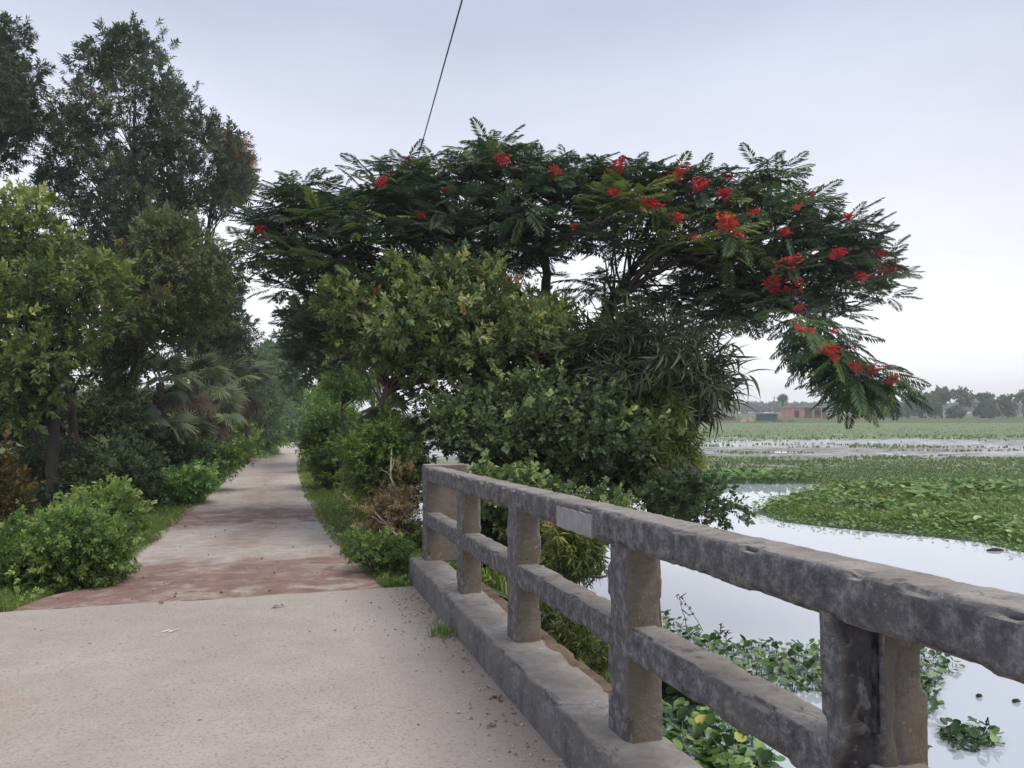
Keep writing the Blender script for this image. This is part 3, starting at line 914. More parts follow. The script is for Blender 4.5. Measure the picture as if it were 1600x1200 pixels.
def scatter(name, templates, pos, R, s, tint, mat, parent=None, base=(0, 0, 0), kind='stuff'):
    """merge many leaf shapes into one mesh"""
    base = np.asarray(base, float)
    pos = np.asarray(pos, float); n_ = len(pos)
    pick = np.arange(n_) % len(templates)
    Vs, Fs, Ts, off = [], [], [], 0
    for q, (TV, TF) in enumerate(templates):
        idx = np.nonzero(pick == q)[0]
        if not len(idx):
            continue
        V = np.einsum('nij,vj->nvi', R[idx], TV) * s[idx][:, None, None] + pos[idx][:, None, :] - base
        Vs.append(V.reshape(-1, 3))
        Fq = (TF[None] + (np.arange(len(idx)) * len(TV))[:, None, None] + off).reshape(-1, 3)
        Fs.append(Fq); off += len(idx) * len(TV)
        tt = np.repeat(tint[idx], len(TV))
        Ts.append(tt)
    me = mesh_np(name, np.concatenate(Vs), np.concatenate(Fs), np.clip(np.concatenate(Ts), 0, 1))
    return obj(name, me, mat, parent, kind)

def rots(D, rng, up=None, rollv=0.6):
    D = D / (np.linalg.norm(D, axis=1)[:, None] + 1e-9)
    n_ = len(D)
    U = np.tile([0.0, 0, 1.0], (n_, 1)) if up is None else up
    X = np.cross(D, U)
    bad = np.linalg.norm(X, axis=1) < 1e-3
    X[bad] = [1, 0, 0]
    X /= np.linalg.norm(X, axis=1)[:, None]
    Z = np.cross(X, D)
    a = rng.normal(0, rollv, n_)[:, None]
    X2 = np.cos(a) * X + np.sin(a) * Z
    Z2 = -np.sin(a) * X + np.cos(a) * Z
    return np.stack([X2, D, Z2], 2)

def inpoly(P, poly):
    x, y = P[:, 0], P[:, 1]
    ins = np.zeros(len(P), bool)
    n_ = len(poly)
    for i in range(n_):
        x0, y0 = poly[i]; x1, y1 = poly[(i + 1) % n_]
        c = ((y0 > y) != (y1 > y)) & (x < (x1 - x0) * (y - y0) / (y1 - y0 + 1e-12) + x0)
        ins ^= c
    return ins

def edgedist(P, poly):
    d = np.full(len(P), 1e9)
    n_ = len(poly)
    for i in range(n_):
        a = np.array(poly[i], float); b_ = np.array(poly[(i + 1) % n_], float)
        ab = b_ - a
        t = np.clip(((P - a) @ ab) / (ab @ ab + 1e-9), 0, 1)
        d = np.minimum(d, np.linalg.norm(P - (a + t[:, None] * ab), axis=1))
    return d

def clump_centres(poly, n_, d0, thick, rng, holes=(), margin=0.0, far=1.0):
    _p = np.array(poly, float); _q = rng.uniform(_p.min(0), _p.max(0), (400, 2)); _q = _q[inpoly(_q, poly)]
    margin = min(margin, .55 * edgedist(_q, poly).max())
    """spread clump centres through a solid crown whose outline is the polygon and whose depth is round"""
    poly = [tuple(p) for p in poly]
    A = np.array(poly, float)
    lo, hi = A.min(0), A.max(0)
    got = []
    tries = 0
    pts = np.zeros((0, 2))
    sep = math.sqrt((hi - lo).prod() / n_) * 0.45
    while len(got) < n_ and tries < n_ * 60:
        tries += 1
        p = rng.uniform(lo, hi)[None]
        if not inpoly(p, poly)[0]:
            continue
        if any(inpoly(p, h)[0] for h in holes):
            continue
        ed = edgedist(p, poly)[0]
        if ed < margin:
            continue
        if len(pts) and tries < n_ * 30 and np.min(np.linalg.norm(pts[-60:] - p, axis=1)) < sep * rng.uniform(.3, 1):
            continue
        pts = np.concatenate([pts, p])
        em = ed * d0 / F
        th = min(thick, 0.25 + 1.6 * em)
        d = d0 + rng.uniform(-1, far) * th
        got.append((p[0, 0], p[0, 1], d))
    g = np.array(got)
    return at(g[:, 0], g[:, 1], g[:, 2]), g

def foliage(name, parent, base, centres, r, per, temps, size, mat, rng, up=0.35, tint=(0.45, 0.22, 0.14), squash=0.8, outw=1.0, tipshade=0.25, roll=0.6, shoots=0.35):
    n_ = len(centres)
    rr = r * rng.uniform(.5, 1.5, n_)
    cid = np.repeat(np.arange(n_), per)
    cid = cid[rng.random(len(cid)) < rng.uniform(.35, 1.1, n_)[cid]]
    O = rng.normal(0, 1, (len(cid), 3))
    O /= np.linalg.norm(O, axis=1)[:, None] + 1e-9
    rad = rng.uniform(0.15, 1, len(cid)) ** 0.6
    off = O * rad[:, None] * rr[cid][:, None]
    off[:, 2] *= squash
    pos = centres[cid] + off
    D = O * outw + rng.normal(0, .45, O.shape)
    D[:, 2] += up
    R = rots(D, rng, rollv=roll)
    s = size * rng.uniform(.7, 1.25, len(cid))
    ct = rng.normal(0, tint[1], n_)
    tn = tint[0] + ct[cid] + rng.normal(0, tint[2], len(cid)) + tipshade * (1.9 * np.clip(rad - .72, 0, 1) * np.clip(O[:, 2] * .8 + .45, 0, 1) * 2.2 - .22)  # pale tips plus clump shading put into the tint: inner darker, upper outer lighter
    # long shoots that break the outline
    ns = int(n_ * shoots)
    if ns:
        cen = centres.mean(0)
        ci = rng.integers(0, n_, ns)
        ou = centres[ci] - cen
        ou /= np.linalg.norm(ou, axis=1)[:, None] + 1e-6
        dv = ou * .7 + rng.normal(0, .45, (ns, 3)); dv[:, 2] += .55
        dv /= np.linalg.norm(dv, axis=1)[:, None]
        Ls = r * rng.uniform(1.0, 2.6, ns)
        k_ = 7
        tt = np.tile(np.linspace(.3, 1, k_), ns)
        si = np.repeat(np.arange(ns), k_)
        ps = centres[ci][si] + dv[si] * (Ls[si] * tt)[:, None] + rng.normal(0, .012, (ns * k_, 3))
        ps[:, 2] -= .10 * Ls[si] * tt ** 2
        Ds = dv[si] + rng.normal(0, .35, (ns * k_, 3))
        pos = np.concatenate([pos, ps]); R = np.concatenate([R, rots(Ds, rng, rollv=roll)])
        s = np.concatenate([s, size * (1.05 - .45 * tt) * rng.uniform(.75, 1.1, ns * k_)])
        tn = np.concatenate([tn, tint[0] + tipshade * (.9 * tt - .1) + rng.normal(0, tint[2], ns * k_)])
    return scatter(name, temps, pos, R, s, tn, mat, parent, base)

def trunk_mesh(name, parent, base, trunk_pts, r0, r1, centres, mat, rng, every=1, rb=0.03, lift=0.2, sides=7, twigs=0):
    """a trunk and the limbs that reach the clumps of the crown, one continuous wooden body"""
    mb = MB()
    tp = np.asarray(trunk_pts, float)
    if len(tp) < 6:                                             # resample
        t = np.linspace(0, len(tp) - 1, 9)
        tp = np.stack([np.interp(t, np.arange(len(tp)), tp[:, k_]) for k_ in range(3)], 1)
        tp[1:-1] += rng.normal(0, r0 * .25, (7, 3))
    rad = np.linspace(r0, r1, len(tp)); rad[0] *= 1.35
    mb.tube(tp, rad, sides + 2)
    for c in centres[::every]:
        cand = np.arange(2, len(tp))
        dist = np.linalg.norm(tp[cand] - c, axis=1) + 1.2 * np.maximum(0, tp[cand][:, 2] - c[2] + .2)
        j = cand[np.argmin(dist)]
        j = max(2, j - rng.integers(0, 2))
        p = tp[j]
        L_ = np.linalg.norm(c - p)
        P = bez(p, c, lift * L_ * .5, .035 * L_, 6, rng)
        mb.tube(P, np.linspace(min(rad[j] * .7, rb * (0.6 + .25 * L_)), .006, 6), 5)
        for _ in range(twigs):
            q = P[rng.integers(2, 6)]
            e_ = q + rng.normal(0, .22, 3) * min(1.5, L_)
            mb.tube(bez(q, e_, .05, .02, 4, rng), np.linspace(rb * .35, .004, 4), 4)
    return obj(name, mb.mesh(name, base, smooth=True), mat, parent)

RNG = np.random.default_rng
_tr = RNG(77)
LEAF = {
    'ovate': [spray(t_leaf(.27, .08, .15), 9, .34, .15, _tr) for _ in range(5)],
    'round': [spray(t_leaf(.42, .06, .08), 8, .30, .12, _tr) for _ in range(5)],
    'long': [spray(t_leaf(.10, .05, .35), 9, .22, .24, _tr, droop=.35) for _ in range(5)],
    'sickle': [spray(t_strip(.062, .42, 4, .40), 7, .42, .26, _tr, droop=.3) for _ in range(5)],
    'fine': [spray(t_strip(.095, .22, 2, .2), 11, .50, .22, _tr, droop=.25) for _ in range(5)],
    'willow': [spray(t_leaf(.17, .05, .25), 12, .42, .20, _tr, droop=.3) for _ in range(5)],
    'weed': [spray(t_leaf(.30, .05, .15), 7, .30, .13, _tr, ang=(50, 85)) for _ in range(5)],
    'far': [spray(t_leaf(.40, .1, .15), 6, .60, .50, _tr) for _ in range(4)],
}
FROND = [t_frond(13, 900 + q) for q in range(6)]
FAN = [t_fan(22, 250, 30 + q) for q in range(4)]
HYA = [t_hyacinth(60 + q) for q in range(7)]
TUFT = [t_tuft(8, 40 + q) for q in range(6)]

def ground_pt(x, d):
    """the point of the ground seen in photo column x at camera depth d"""
    q = at(x, 641.0, d)
    return np.array([q[0], q[1], float(ground(q[0], q[1]))])


# ------------------------------------------------------------------ the red-flowered tree
def flame_tree():
    rng = RNG(11)
    D0 = 13.0
    b = ground_pt(872, D0)
    t = thing('flame_tree', 'broad umbrella shaped tree with red flowers and feathery leaves behind the railing', 'tree', b)
    fork = at(882, 600, D0)
    mb = MB()
    tp = np.array([b - [0, 0, .3], b + [.05, 0, .5], at(868, 680, D0), at(884, 640, D0), fork])
    tp = np.stack([np.interp(np.linspace(0, 4, 10), np.arange(5), tp[:, k]) for k in range(3)], 1)
    mb.tube(tp, np.linspace(.24, .16, 10), 10)
    obj('trunk', mb.mesh('trunk', b, True), M['darkbark'], t)
    limbs = [
        [(882, 600, 13), (862, 520, 12.9), (855, 450, 12.8), (850, 390, 12.7), (862, 320, 12.6), (880, 270, 12.6)],
        [(882, 600, 13), (925, 525, 12.6), (975, 460, 12.3), (1020, 405, 12), (1100, 355, 11.8), (1220, 330, 11.8)],
        [(975, 460, 12.3), (1060, 400, 12.3), (1160, 385, 12.4), (1260, 395, 12.4), (1340, 420, 12.2)],
        [(1060, 400, 12.3), (1170, 425, 12.0), (1255, 480, 11.6), (1310, 545, 11.2), (1370, 588, 11.0)],
        [(862, 520, 12.9), (790, 440, 12.8), (700, 370, 12.8), (610, 320, 12.8), (590, 260, 12.8)],
        [(862, 520, 12.9), (760, 470, 12.5), (640, 420, 12.1), (520, 390, 12.0), (410, 370, 12.0)],
        [(850, 390, 12.7), (800, 340, 14.0), (740, 290, 15.0), (700, 260, 15.6)],
        [(925, 525, 12.6), (980, 430, 14.0), (1050, 350, 15.2), (1120, 300, 15.8)],
        [(850, 390, 12.7), (880, 370, 12.0), (930, 350, 11.5), (990, 335, 11.3)],
        [(790, 440, 12.8), (740, 405, 12.0), (690, 370, 11.6), (640, 345, 11.4)],
    ]
    LP = []
    for L_ in limbs:
        P = np.array([at(*p) for p in L_])
        s = np.linspace(0, len(P) - 1, 4 * len(P))
        # smooth the polyline a little
        Q = np.stack([np.interp(s, np.arange(len(P)), P[:, k]) for k in range(3)], 1)
        for _ in range(3):
            Q[1:-1] = .25 * Q[:-2] + .5 * Q[1:-1] + .25 * Q[2:]
        Q[1:-1] += rng.normal(0, .02, Q[1:-1].shape)
        LP.append(Q)
    crown = [(345, 378), (385, 345), (425, 292), (470, 262), (540, 268), (572, 238), (605, 222), (640, 245), (700, 250), (735, 222), (770, 208), (810, 222), (870, 240), (930, 245), (1000, 238), (1070, 255), (1135, 272), (1190, 250), (1235, 246), (1256, 268), (1290, 304), (1340, 330), (1372, 368), (1404, 402), (1408, 455), (1385, 490), (1320, 505), (1240, 512), (1170, 512), (1120, 500), (1060, 440), (980, 405), (900, 402), (800, 435), (700, 430), (620, 455), (560, 510), (490, 515), (440, 470), (395, 430), (365, 402)]
    holes = [[(1195, 285), (1250, 275), (1280, 300), (1215, 318)], [(520, 275), (560, 275), (560, 300), (520, 300)]]
    C1, g1 = clump_centres(crown, 560, D0, 2.5, rng, holes, 14)
    C2, g2 = clump_centres([(1235, 490), (1300, 505), (1330, 545), (1360, 565), (1412, 590), (1390, 608), (1340, 622), (1300, 612), (1285, 575), (1255, 540)], 30, 11, .6, rng)
    C3, g3 = clump_centres([(890, 430), (1060, 450), (1140, 500), (1180, 520), (1060, 510), (1000, 470), (900, 470)], 22, 12.6, 1.4, rng)
    C4, g4 = clump_centres([(470, 480), (560, 480), (560, 560), (500, 590), (470, 540)], 26, 15, 1.0, rng)
    C = np.concatenate([C1, C2, C3, C4])
    twig = [MB() for _ in limbs]
    for q in range(len(limbs)):
        n_ = len(LP[q])
        r0 = [.12, .075, .05, .04, .10, .10, .08, .08, .045, .045][q]
        twig[q].tube(LP[q], np.linspace(r0, .018, n_), 7)
    for c in C:
        best = (1e9, 0, 0)
        for q, Q in enumerate(LP):
            d = np.linalg.norm(Q[3:] - c, axis=1) + .8 * np.maximum(0, Q[3:][:, 2] - c[2])
            j = int(np.argmin(d))
            if d[j] < best[0]:
                best = (d[j], q, j + 3)
        _, q, j = best
        j = max(2, j - 2)
        L_ = np.linalg.norm(c - LP[q][j])
        twig[q].tube(bez(LP[q][j], c, -.08 * L_, .03 * L_, 5, rng), np.linspace(.012 + .009 * L_, .005, 5), 4)
    for q in range(len(limbs)):
        obj('limb', twig[q].mesh('limb', b, True), M['darkbark'], t)
    # rosettes of feathery leaves
    n_ = len(C)
    per = 10
    cid = np.repeat(np.arange(n_), per)
    az = np.tile(np.arange(per) * 2 * math.pi / per, n_) + np.repeat(rng.uniform(0, 6, n_), per) + rng.normal(0, .25, n_ * per)
    el = rng.normal(.04, .32, n_ * per)
    # lower right branch hangs down
    hang = np.isin(cid, np.arange(len(C1), len(C1) + len(C2)))
    el = np.where(hang, el - .55, el)
    D = np.stack([np.cos(az) * np.cos(el), np.sin(az) * np.cos(el), np.sin(el)], 1)
    pos = C[cid] + D * .04 + rng.normal(0, .03, D.shape)
    R = rots(D, rng, rollv=.30)
    s = rng.uniform(.36, .58, n_ * per)
    ctint = rng.normal(0, .16, n_)
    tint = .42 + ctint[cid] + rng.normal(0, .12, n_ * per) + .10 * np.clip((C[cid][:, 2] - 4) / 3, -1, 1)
    gall = np.concatenate([g1, g2, g3, g4])
    gg = gall[cid]
    glow = ((gg[:, 0] > 880) & (gg[:, 0] < 1160) & (gg[:, 1] > 290) & (gg[:, 1] < 400) & (gg[:, 2] < 12.3))
    tint = tint + .30 * glow                                       # yellow-green glow put into the leaf tint in the middle of the crown
    depth = (pos - EYE) @ _f
    order = np.argsort(depth)
    single = order[:290]
    rest = np.setdiff1d(np.arange(n_ * per), single)
    scatter('foliage', FROND, pos[rest], R[rest], s[rest], tint[rest], M['poinciana'], t, b)
    lm = []
    for q, (V, Fc) in enumerate(FROND):
        me = mesh_np('leaf', V, Fc); me.materials.append(M['poinciana_part']); lm.append(me)
    for i in single:
        o = bpy.data.objects.new('leaf', lm[i % 6]); COL.objects.link(o); o.parent = t
        mt = Matrix.Identity(4)
        for a in range(3):
            for c_ in range(3):
                mt[a][c_] = R[i][a, c_] * s[i]
            mt[a][3] = pos[i][a] - b[a]
        o.matrix_local = mt
    # flower heads
    def flower_mesh(seed):
        r2 = RNG(seed)
        parts = []
        for _ in range(34):
            o_ = r2.normal(0, 1, 3) * [.42, .42, .20]
            for k in range(5):
                a = 2 * math.pi * k / 5 + r2.uniform(0, 1)
                d = np.array([math.cos(a), math.sin(a), r2.uniform(-.1, .9)])
                if k == 0:
                    w_ = np.array([.012, .012, 0]); parts.append(T([np.array([0, 0, -.5]) - w_, np.array([0, 0, -.5]) + w_, o_ + [.02, .02, 0], o_], [(0, 1, 2), (0, 2, 3)]))
                parts.append((t_leaf(.34, .05, .15)[0] * r2.uniform(.16, .25) @ rotmat(d, (0, 0, 1), r2.normal(0, .5)).T + o_, t_leaf()[1]))
        V, Fc = joinT(parts)
        me = mesh_np('flower_cluster', V, Fc); me.materials.append(M['petal'])
        return me
    fm = [flower_mesh(500 + q) for q in range(5)]
    fl0 = None
    fl = [(572, 290, 30), (712, 276, 18), (770, 280, 36), (895, 268, 22), (965, 240, 44), (985, 320, 50), (1050, 320, 26), (1058, 303, 22), (1072, 254, 40), (1100, 268, 30), (1112, 300, 34), (1112, 318, 26), (1150, 338, 34), (1160, 350, 36), (1135, 390, 46), (1225, 362, 34), (1232, 407, 40), (1208, 443, 48), (1275, 450, 42), (1283, 392, 30), (1345, 432, 36), (1360, 347, 22), (1335, 385, 24), (1405, 455, 34), (1408, 402, 22), (1283, 300, 18), (1356, 556, 42), (1405, 582, 34), (1336, 540, 20), (385, 362, 26), (604, 214, 20), (650, 322, 20), (1145, 262, 26), (1122, 335, 26), (1180, 330, 18), (1328, 318, 18)]
    cand = np.nonzero((gall[:, 0] > 860) & (gall[:, 2] < 12.2) & (gall[:, 0] + .4 * gall[:, 1] > 1000))[0]
    for j in rng.choice(cand, 26, replace=False):
        fl.append((gall[j, 0] + rng.normal(0, 5), gall[j, 1] - 6, rng.uniform(13, 24)))
    for q, (x, y, w) in enumerate(fl):
        edge = x > 1320 or x < 500 or y < 262
        d = (12.2 if edge else 10.05) if y < 520 else 10.6
        if 530 < x < 800 and y > 262: d = 10.1
        pd = np.hypot(gall[:, 0] - x, gall[:, 1] - y)
        near = np.nonzero(pd < 34)[0]
        j = near[np.argmin(gall[near, 2])] if len(near) else int(np.argmin(pd))
        d = gall[j, 2] - .42
        p = at(x, y, d) if pd[j] < 20 else C[j] + (EYE - C[j]) * .03 + [0, 0, .10]
        sc = w / F * d / 1.8
        o = obj('flower_cluster', fm[q % 5], None, t, loc=tuple(p - b))
        o.scale = (sc * rng.uniform(.9, 1.15), sc * rng.uniform(.9, 1.15), sc * rng.uniform(.9, 1.3))
        o.rotation_euler = (rng.normal(0, .25), rng.normal(0, .25), rng.uniform(0, 6))
    # flower stalks against the sky
    return t
flame_tree()

# ------------------------------------------------------------------ other trees and shrubs
def plant(name, label, cat, bx, d0, poly, thick, nc, r, per, leaf, size, mat, bark='bark', seed=1, trunk=None, r0=.08, r1=.03, rb=.02, group=None, holes=(),
          up=.35, tint=(.42, .18, .13), squash=.8, every=1, twigs=0, tipshade=.25, extra=None, outw=1.0, base=None, far=1.0, shoots=0.4):
    rng = RNG(seed)
    b = ground_pt(bx, d0) if base is None else np.asarray(base, float)
    t = thing(name, label, cat, b, group)
    C, g = clump_centres(poly, nc, d0, thick, rng, holes, .38 * (r + .16 * size) * F / d0, far)
    if trunk is None:
        top = C.mean(0) + [0, 0, .2 * (C[:, 2].max() - C[:, 2].min())]
        tp = np.array([b - [0, 0, .15], b * .6 + top * .4, top])
    else:
        tp = np.concatenate([[b - [0, 0, .15]], [at(*q) for q in trunk]])
    trunk_mesh('trunk', t, b, tp, r0, r1, C, M[bark], rng, every, rb, twigs=twigs)
    foliage('foliage', t, b, C, r, per, LEAF[leaf], size, M[mat], rng, up=up, tint=tint, squash=squash, tipshade=tipshade, outw=outw, shoots=shoots)
    if extra:
        extra(t, b, rng)
    return t

# tall feathery trees on the left
plant('acacia_tree', 'tall feathery grey-green tree with reddish leaf tips right of the edge tree', 'tree', 195, 27,
      [(205, 48), (255, 62), (262, 95), (285, 105), (312, 112), (312, 150), (330, 185), (372, 205), (402, 290), (378, 330), (335, 335), (300, 330), (290, 420), (230, 480), (120, 470), (90, 400), (70, 340), (60, 240), (75, 170), (118, 110), (150, 60)],
      2.6, 170, .50, 52, 'willow', .80, 'acacia', seed=21, trunk=[(180, 700, 27), (182, 560, 27), (190, 400, 27), (208, 240, 27), (212, 120, 27)], r0=.16, r1=.03, rb=.016, shoots=.15,
      holes=[[(170, 185), (235, 180), (240, 225), (175, 232)], [(325, 255), (375, 255), (370, 290), (320, 290)], [(80, 340), (120, 350), (130, 385), (95, 380)], [(118, 270), (150, 275), (150, 300), (118, 300)]], tint=(.34, .16, .12), tipshade=.15)
plant('edge_tree', 'tall dark blue-green feathery tree cut by the left picture edge', 'tree', -40, 25,
      [(-90, 60), (-20, 20), (40, 28), (50, 60), (30, 90), (62, 110), (85, 160), (70, 200), (40, 210), (10, 260), (-90, 290)],
      2.4, 80, .50, 52, 'willow', .80, 'acacia', seed=22, trunk=[(-55, 600, 25), (-40, 300, 25), (-30, 120, 25)], r0=.24, r1=.06, tint=(.25, .12, .12), tipshade=.05)
plant('rusty_acacia', 'slender tree with brown-red dying leaves on the right flank of the tall feathery tree', 'tree', 330, 29,
      [(318, 200), (380, 225), (402, 290), (375, 320), (330, 322), (322, 288), (352, 270), (330, 240)],
      1.0, 40, .34, 30, 'willow', .70, 'acacia', seed=23, trunk=[(300, 640, 29), (310, 450, 29), (330, 320, 29), (350, 240, 29)], r0=.14, r1=.03, tint=(1.0, .10, .10), tipshade=.05)
# broad-leaved tree at the left front
plant('broadleaf_tree', 'bushy broad-leaved tree with yellow-green leaf tips at the left of the road', 'tree', 80, 14.5,
      [(-60, 300), (30, 290), (70, 330), (110, 385), (175, 400), (200, 425), (190, 470), (150, 500), (140, 560), (120, 620), (60, 650), (-60, 660)],
      2.2, 170, .32, 30, 'ovate', .72, 'broad', seed=24, trunk=[(85, 690, 14.5), (80, 560, 14.5), (60, 430, 14.5)], r0=.13, r1=.04, tint=(.46, .17, .15), tipshade=.45, bark='darkbark')
plant('olive_tree', 'brownish olive small-leaved tree between the broad-leaved tree and the fan palms', 'tree', 215, 19,
      [(130, 400), (190, 390), (250, 330), (330, 360), (372, 400), (365, 470), (345, 510), (275, 545), (225, 565), (205, 640), (140, 650), (130, 560), (160, 480)],
      2.0, 150, .34, 30, 'ovate', .75, 'olive', seed=25, trunk=[(188, 700, 19), (200, 600, 19), (230, 480, 19)], r0=.14, r1=.04, tint=(.45, .19, .14), tipshade=.25)
plant('smallleaf_tree', 'dense dark small-leaved tree rising above the fan palms beside the road', 'tree', 335, 32,
      [(270, 400), (330, 385), (372, 430), (376, 500), (395, 545), (370, 580), (300, 590), (260, 520)],
      2.2, 80, .60, 34, 'willow', 1.0, 'acacia', seed=26, trunk=[(330, 640, 32), (330, 520, 32)], r0=.16, r1=.05, tint=(.38, .12, .12), tipshade=.12)
plant('roadside_tree', 'blue-green bushy tree at the left roadside past the fan palms', 'tree', 385, 41,
      [(325, 540), (360, 520), (400, 545), (425, 575), (440, 610), (440, 690), (400, 700), (350, 690), (330, 620)],
      2.4, 70, .62, 24, 'fine', 1.35, 'fargreen', seed=27, r0=.15, r1=.05, tint=(.35, .14, .12))
plant('roadside_tree', 'dark green tall thicket closing the far end of the road', 'tree', 445, 62,
      [(400, 552), (430, 540), (462, 560), (480, 600), (482, 690), (440, 698), (415, 690), (400, 620)],
      3.0, 70, .9, 24, 'fine', 1.9, 'fargreen', seed=28, r0=.2, r1=.06, tint=(.30, .14, .12))
plant('roadside_tree', 'dark leafy tree right of the far road under the red-flowered crown', 'tree', 510, 33,
      [(445, 520), (470, 480), (530, 470), (580, 500), (590, 580), (540, 610), (480, 600), (450, 570)],
      2.2, 80, .55, 22, 'ovate', 1.8, 'fargreen', seed=29, trunk=[(512, 640, 33), (510, 560, 33)], r0=.18, r1=.05, tint=(.15, .12, .12), tipshade=.1,
      holes=[[(445, 500), (470, 505), (472, 520), (446, 520)]])
plant('roadside_tree', 'hazy small tree standing against the sky above the far bend', 'tree', 428, 80,
      [(402, 555), (425, 540), (448, 545), (452, 600), (410, 610)], 1.6, 26, .9, 20, 'far', 1.0, 'fargreen', seed=30, r0=.15, r1=.05, tint=(.3, .1, .1))
plant('roadside_bush', 'bright leafy bush at the left road edge where the road narrows', 'bush', 412, 44,
      [(392, 660), (412, 650), (428, 665), (428, 700), (395, 704)], .9, 24, .36, 20, 'ovate', 2.0, 'brightweed', seed=31, r0=.05, tint=(.45, .16, .15))
plant('roadside_bush', 'yellowish bush beside the road below the dry palm fronds', 'bush', 372, 38,
      [(340, 690), (352, 668), (385, 662), (398, 690), (390, 708), (345, 712)], .9, 26, .36, 20, 'weed', 1.9, 'weed', seed=32, r0=.05, tint=(.62, .14, .15))

# undergrowth on the left
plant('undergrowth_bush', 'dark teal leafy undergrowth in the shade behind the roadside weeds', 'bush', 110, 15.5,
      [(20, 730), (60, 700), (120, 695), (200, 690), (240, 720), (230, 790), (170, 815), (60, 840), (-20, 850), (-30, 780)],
      1.6, 110, .30, 40, 'weed', .8, 'teal', seed=33, r0=.05, tint=(.40, .16, .14), tipshade=.15)
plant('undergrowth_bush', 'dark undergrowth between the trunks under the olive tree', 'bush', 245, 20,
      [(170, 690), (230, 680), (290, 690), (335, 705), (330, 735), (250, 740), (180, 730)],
      1.4, 70, .32, 36, 'weed', .9, 'teal', seed=34, r0=.05, tint=(.45, .16, .14), tipshade=.15)
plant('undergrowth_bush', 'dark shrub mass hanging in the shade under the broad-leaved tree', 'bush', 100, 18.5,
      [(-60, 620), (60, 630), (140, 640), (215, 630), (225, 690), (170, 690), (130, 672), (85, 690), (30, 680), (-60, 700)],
      1.6, 80, .34, 34, 'weed', .9, 'teal', seed=133, r0=.05, tint=(.35, .15, .14), tipshade=.1)
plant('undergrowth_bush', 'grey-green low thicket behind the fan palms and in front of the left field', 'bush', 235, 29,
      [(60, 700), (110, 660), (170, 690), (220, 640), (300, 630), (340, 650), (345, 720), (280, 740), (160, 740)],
      2.0, 80, .50, 34, 'weed', 1.5, 'teal', seed=134, r0=.05, tint=(.55, .15, .14), tipshade=.2)
plant('rusty_bush', 'rust-brown leafed bush at the left picture edge under the broad-leaved tree', 'bush', 12, 11.5,
      [(-60, 690), (5, 680), (22, 720), (34, 765), (44, 790), (10, 810), (-60, 815)], .5, 40, .18, 28, 'ovate', .5, 'rust', seed=35, r0=.04, tint=(.5, .2, .15))
plant('weed_bush', 'big green leafy weed clump in the lower left corner by the deck', 'bush', 85, 8.3,
      [(-60, 850), (0, 825), (50, 820), (110, 800), (160, 812), (200, 850), (195, 890), (160, 925), (100, 945), (0, 955), (-60, 955)],
      .7, 210, .16, 60, 'weed', .34, 'weed', seed=36, r0=.03, tint=(.30, .20, .16), tipshade=.4, shoots=.9)
plant('weed_bush', 'large-leaved pale green weeds just above the corner clump', 'bush', 160, 10.8,
      [(105, 800), (140, 775), (190, 770), (215, 800), (205, 840), (150, 850), (110, 830)], .5, 44, .18, 20, 'round', .68, 'weed', seed=37, r0=.03, tint=(.45, .2, .15), tipshade=.4, shoots=.9)
plant('weed_bush', 'low fresh green weeds along the left road edge below the palms', 'bush', 255, 17,
      [(170, 770), (210, 742), (270, 735), (330, 740), (345, 755), (290, 790), (240, 815), (200, 830), (180, 800)],
      .9, 120, .20, 40, 'weed', .62, 'brightweed', seed=38, r0=.03, tint=(.45, .16, .14), tipshade=.35)

plant('weed_bush', 'green mixed weeds hiding the feet of the fan palms along the left road edge', 'bush', 315, 20.5,
      [(215, 715), (260, 700), (310, 695), (350, 705), (385, 690), (400, 705), (345, 745), (290, 760), (230, 760)],
      .8, 90, .24, 36, 'weed', .72, 'weed', seed=138, r0=.03, tint=(.40, .16, .14), tipshade=.3)
# right of the road, before the railing
plant('roadside_shrub', 'mid green mixed shrub on the right verge where the road narrows', 'shrub', 525, 21,
      [(478, 650), (500, 625), (540, 640), (580, 655), (590, 700), (570, 760), (520, 770), (485, 740), (474, 700)],
      1.3, 120, .26, 46, 'weed', .60, 'weed', seed=39, r0=.05, tint=(.32, .18, .14), tipshade=.3)
plant('roadside_shrub', 'pale feathery shrub behind the right verge beneath the dark tree', 'shrub', 505, 29,
      [(476, 640), (490, 608), (530, 612), (545, 640), (530, 680), (485, 690)], 1.1, 40, .36, 20, 'fine', .9, 'brightweed', seed=40, r0=.05, tint=(.35, .15, .14))
plant('umbrella_shrub', 'small flat-topped dark green sapling with two thin stems by the road', 'shrub', 535, 18,
      [(495, 600), (530, 590), (580, 592), (605, 606), (590, 622), (520, 622)], .8, 36, .26, 18, 'fine', .55, 'weed', seed=41,
      trunk=[(536, 680, 18), (533, 640, 18), (540, 610, 18)], r0=.04, r1=.02, tint=(.25, .12, .12), squash=.4)
plant('tangled_shrub', 'tangled green shrub beside the end of the railing', 'shrub', 590, 10.9,
      [(535, 690), (560, 660), (600, 650), (650, 670), (668, 720), (655, 780), (620, 800), (570, 790), (540, 750)],
      .6, 120, .18, 40, 'weed', .38, 'weed', seed=42, r0=.03, tint=(.26, .24, .16), tipshade=.25, shoots=.8, twigs=1)
plant('dry_weeds', 'brown dry weed clump leaning at the end post of the railing', 'plant', 615, 10.4,
      [(560, 800), (590, 770), (640, 735), (658, 770), (655, 850), (620, 865), (570, 850)], .5, 46, .17, 12, 'fine', .32, 'drygrass', seed=43, r0=.02, rb=.008, tint=(.45, .25, .2), twigs=2, up=.9, shoots=1.2)
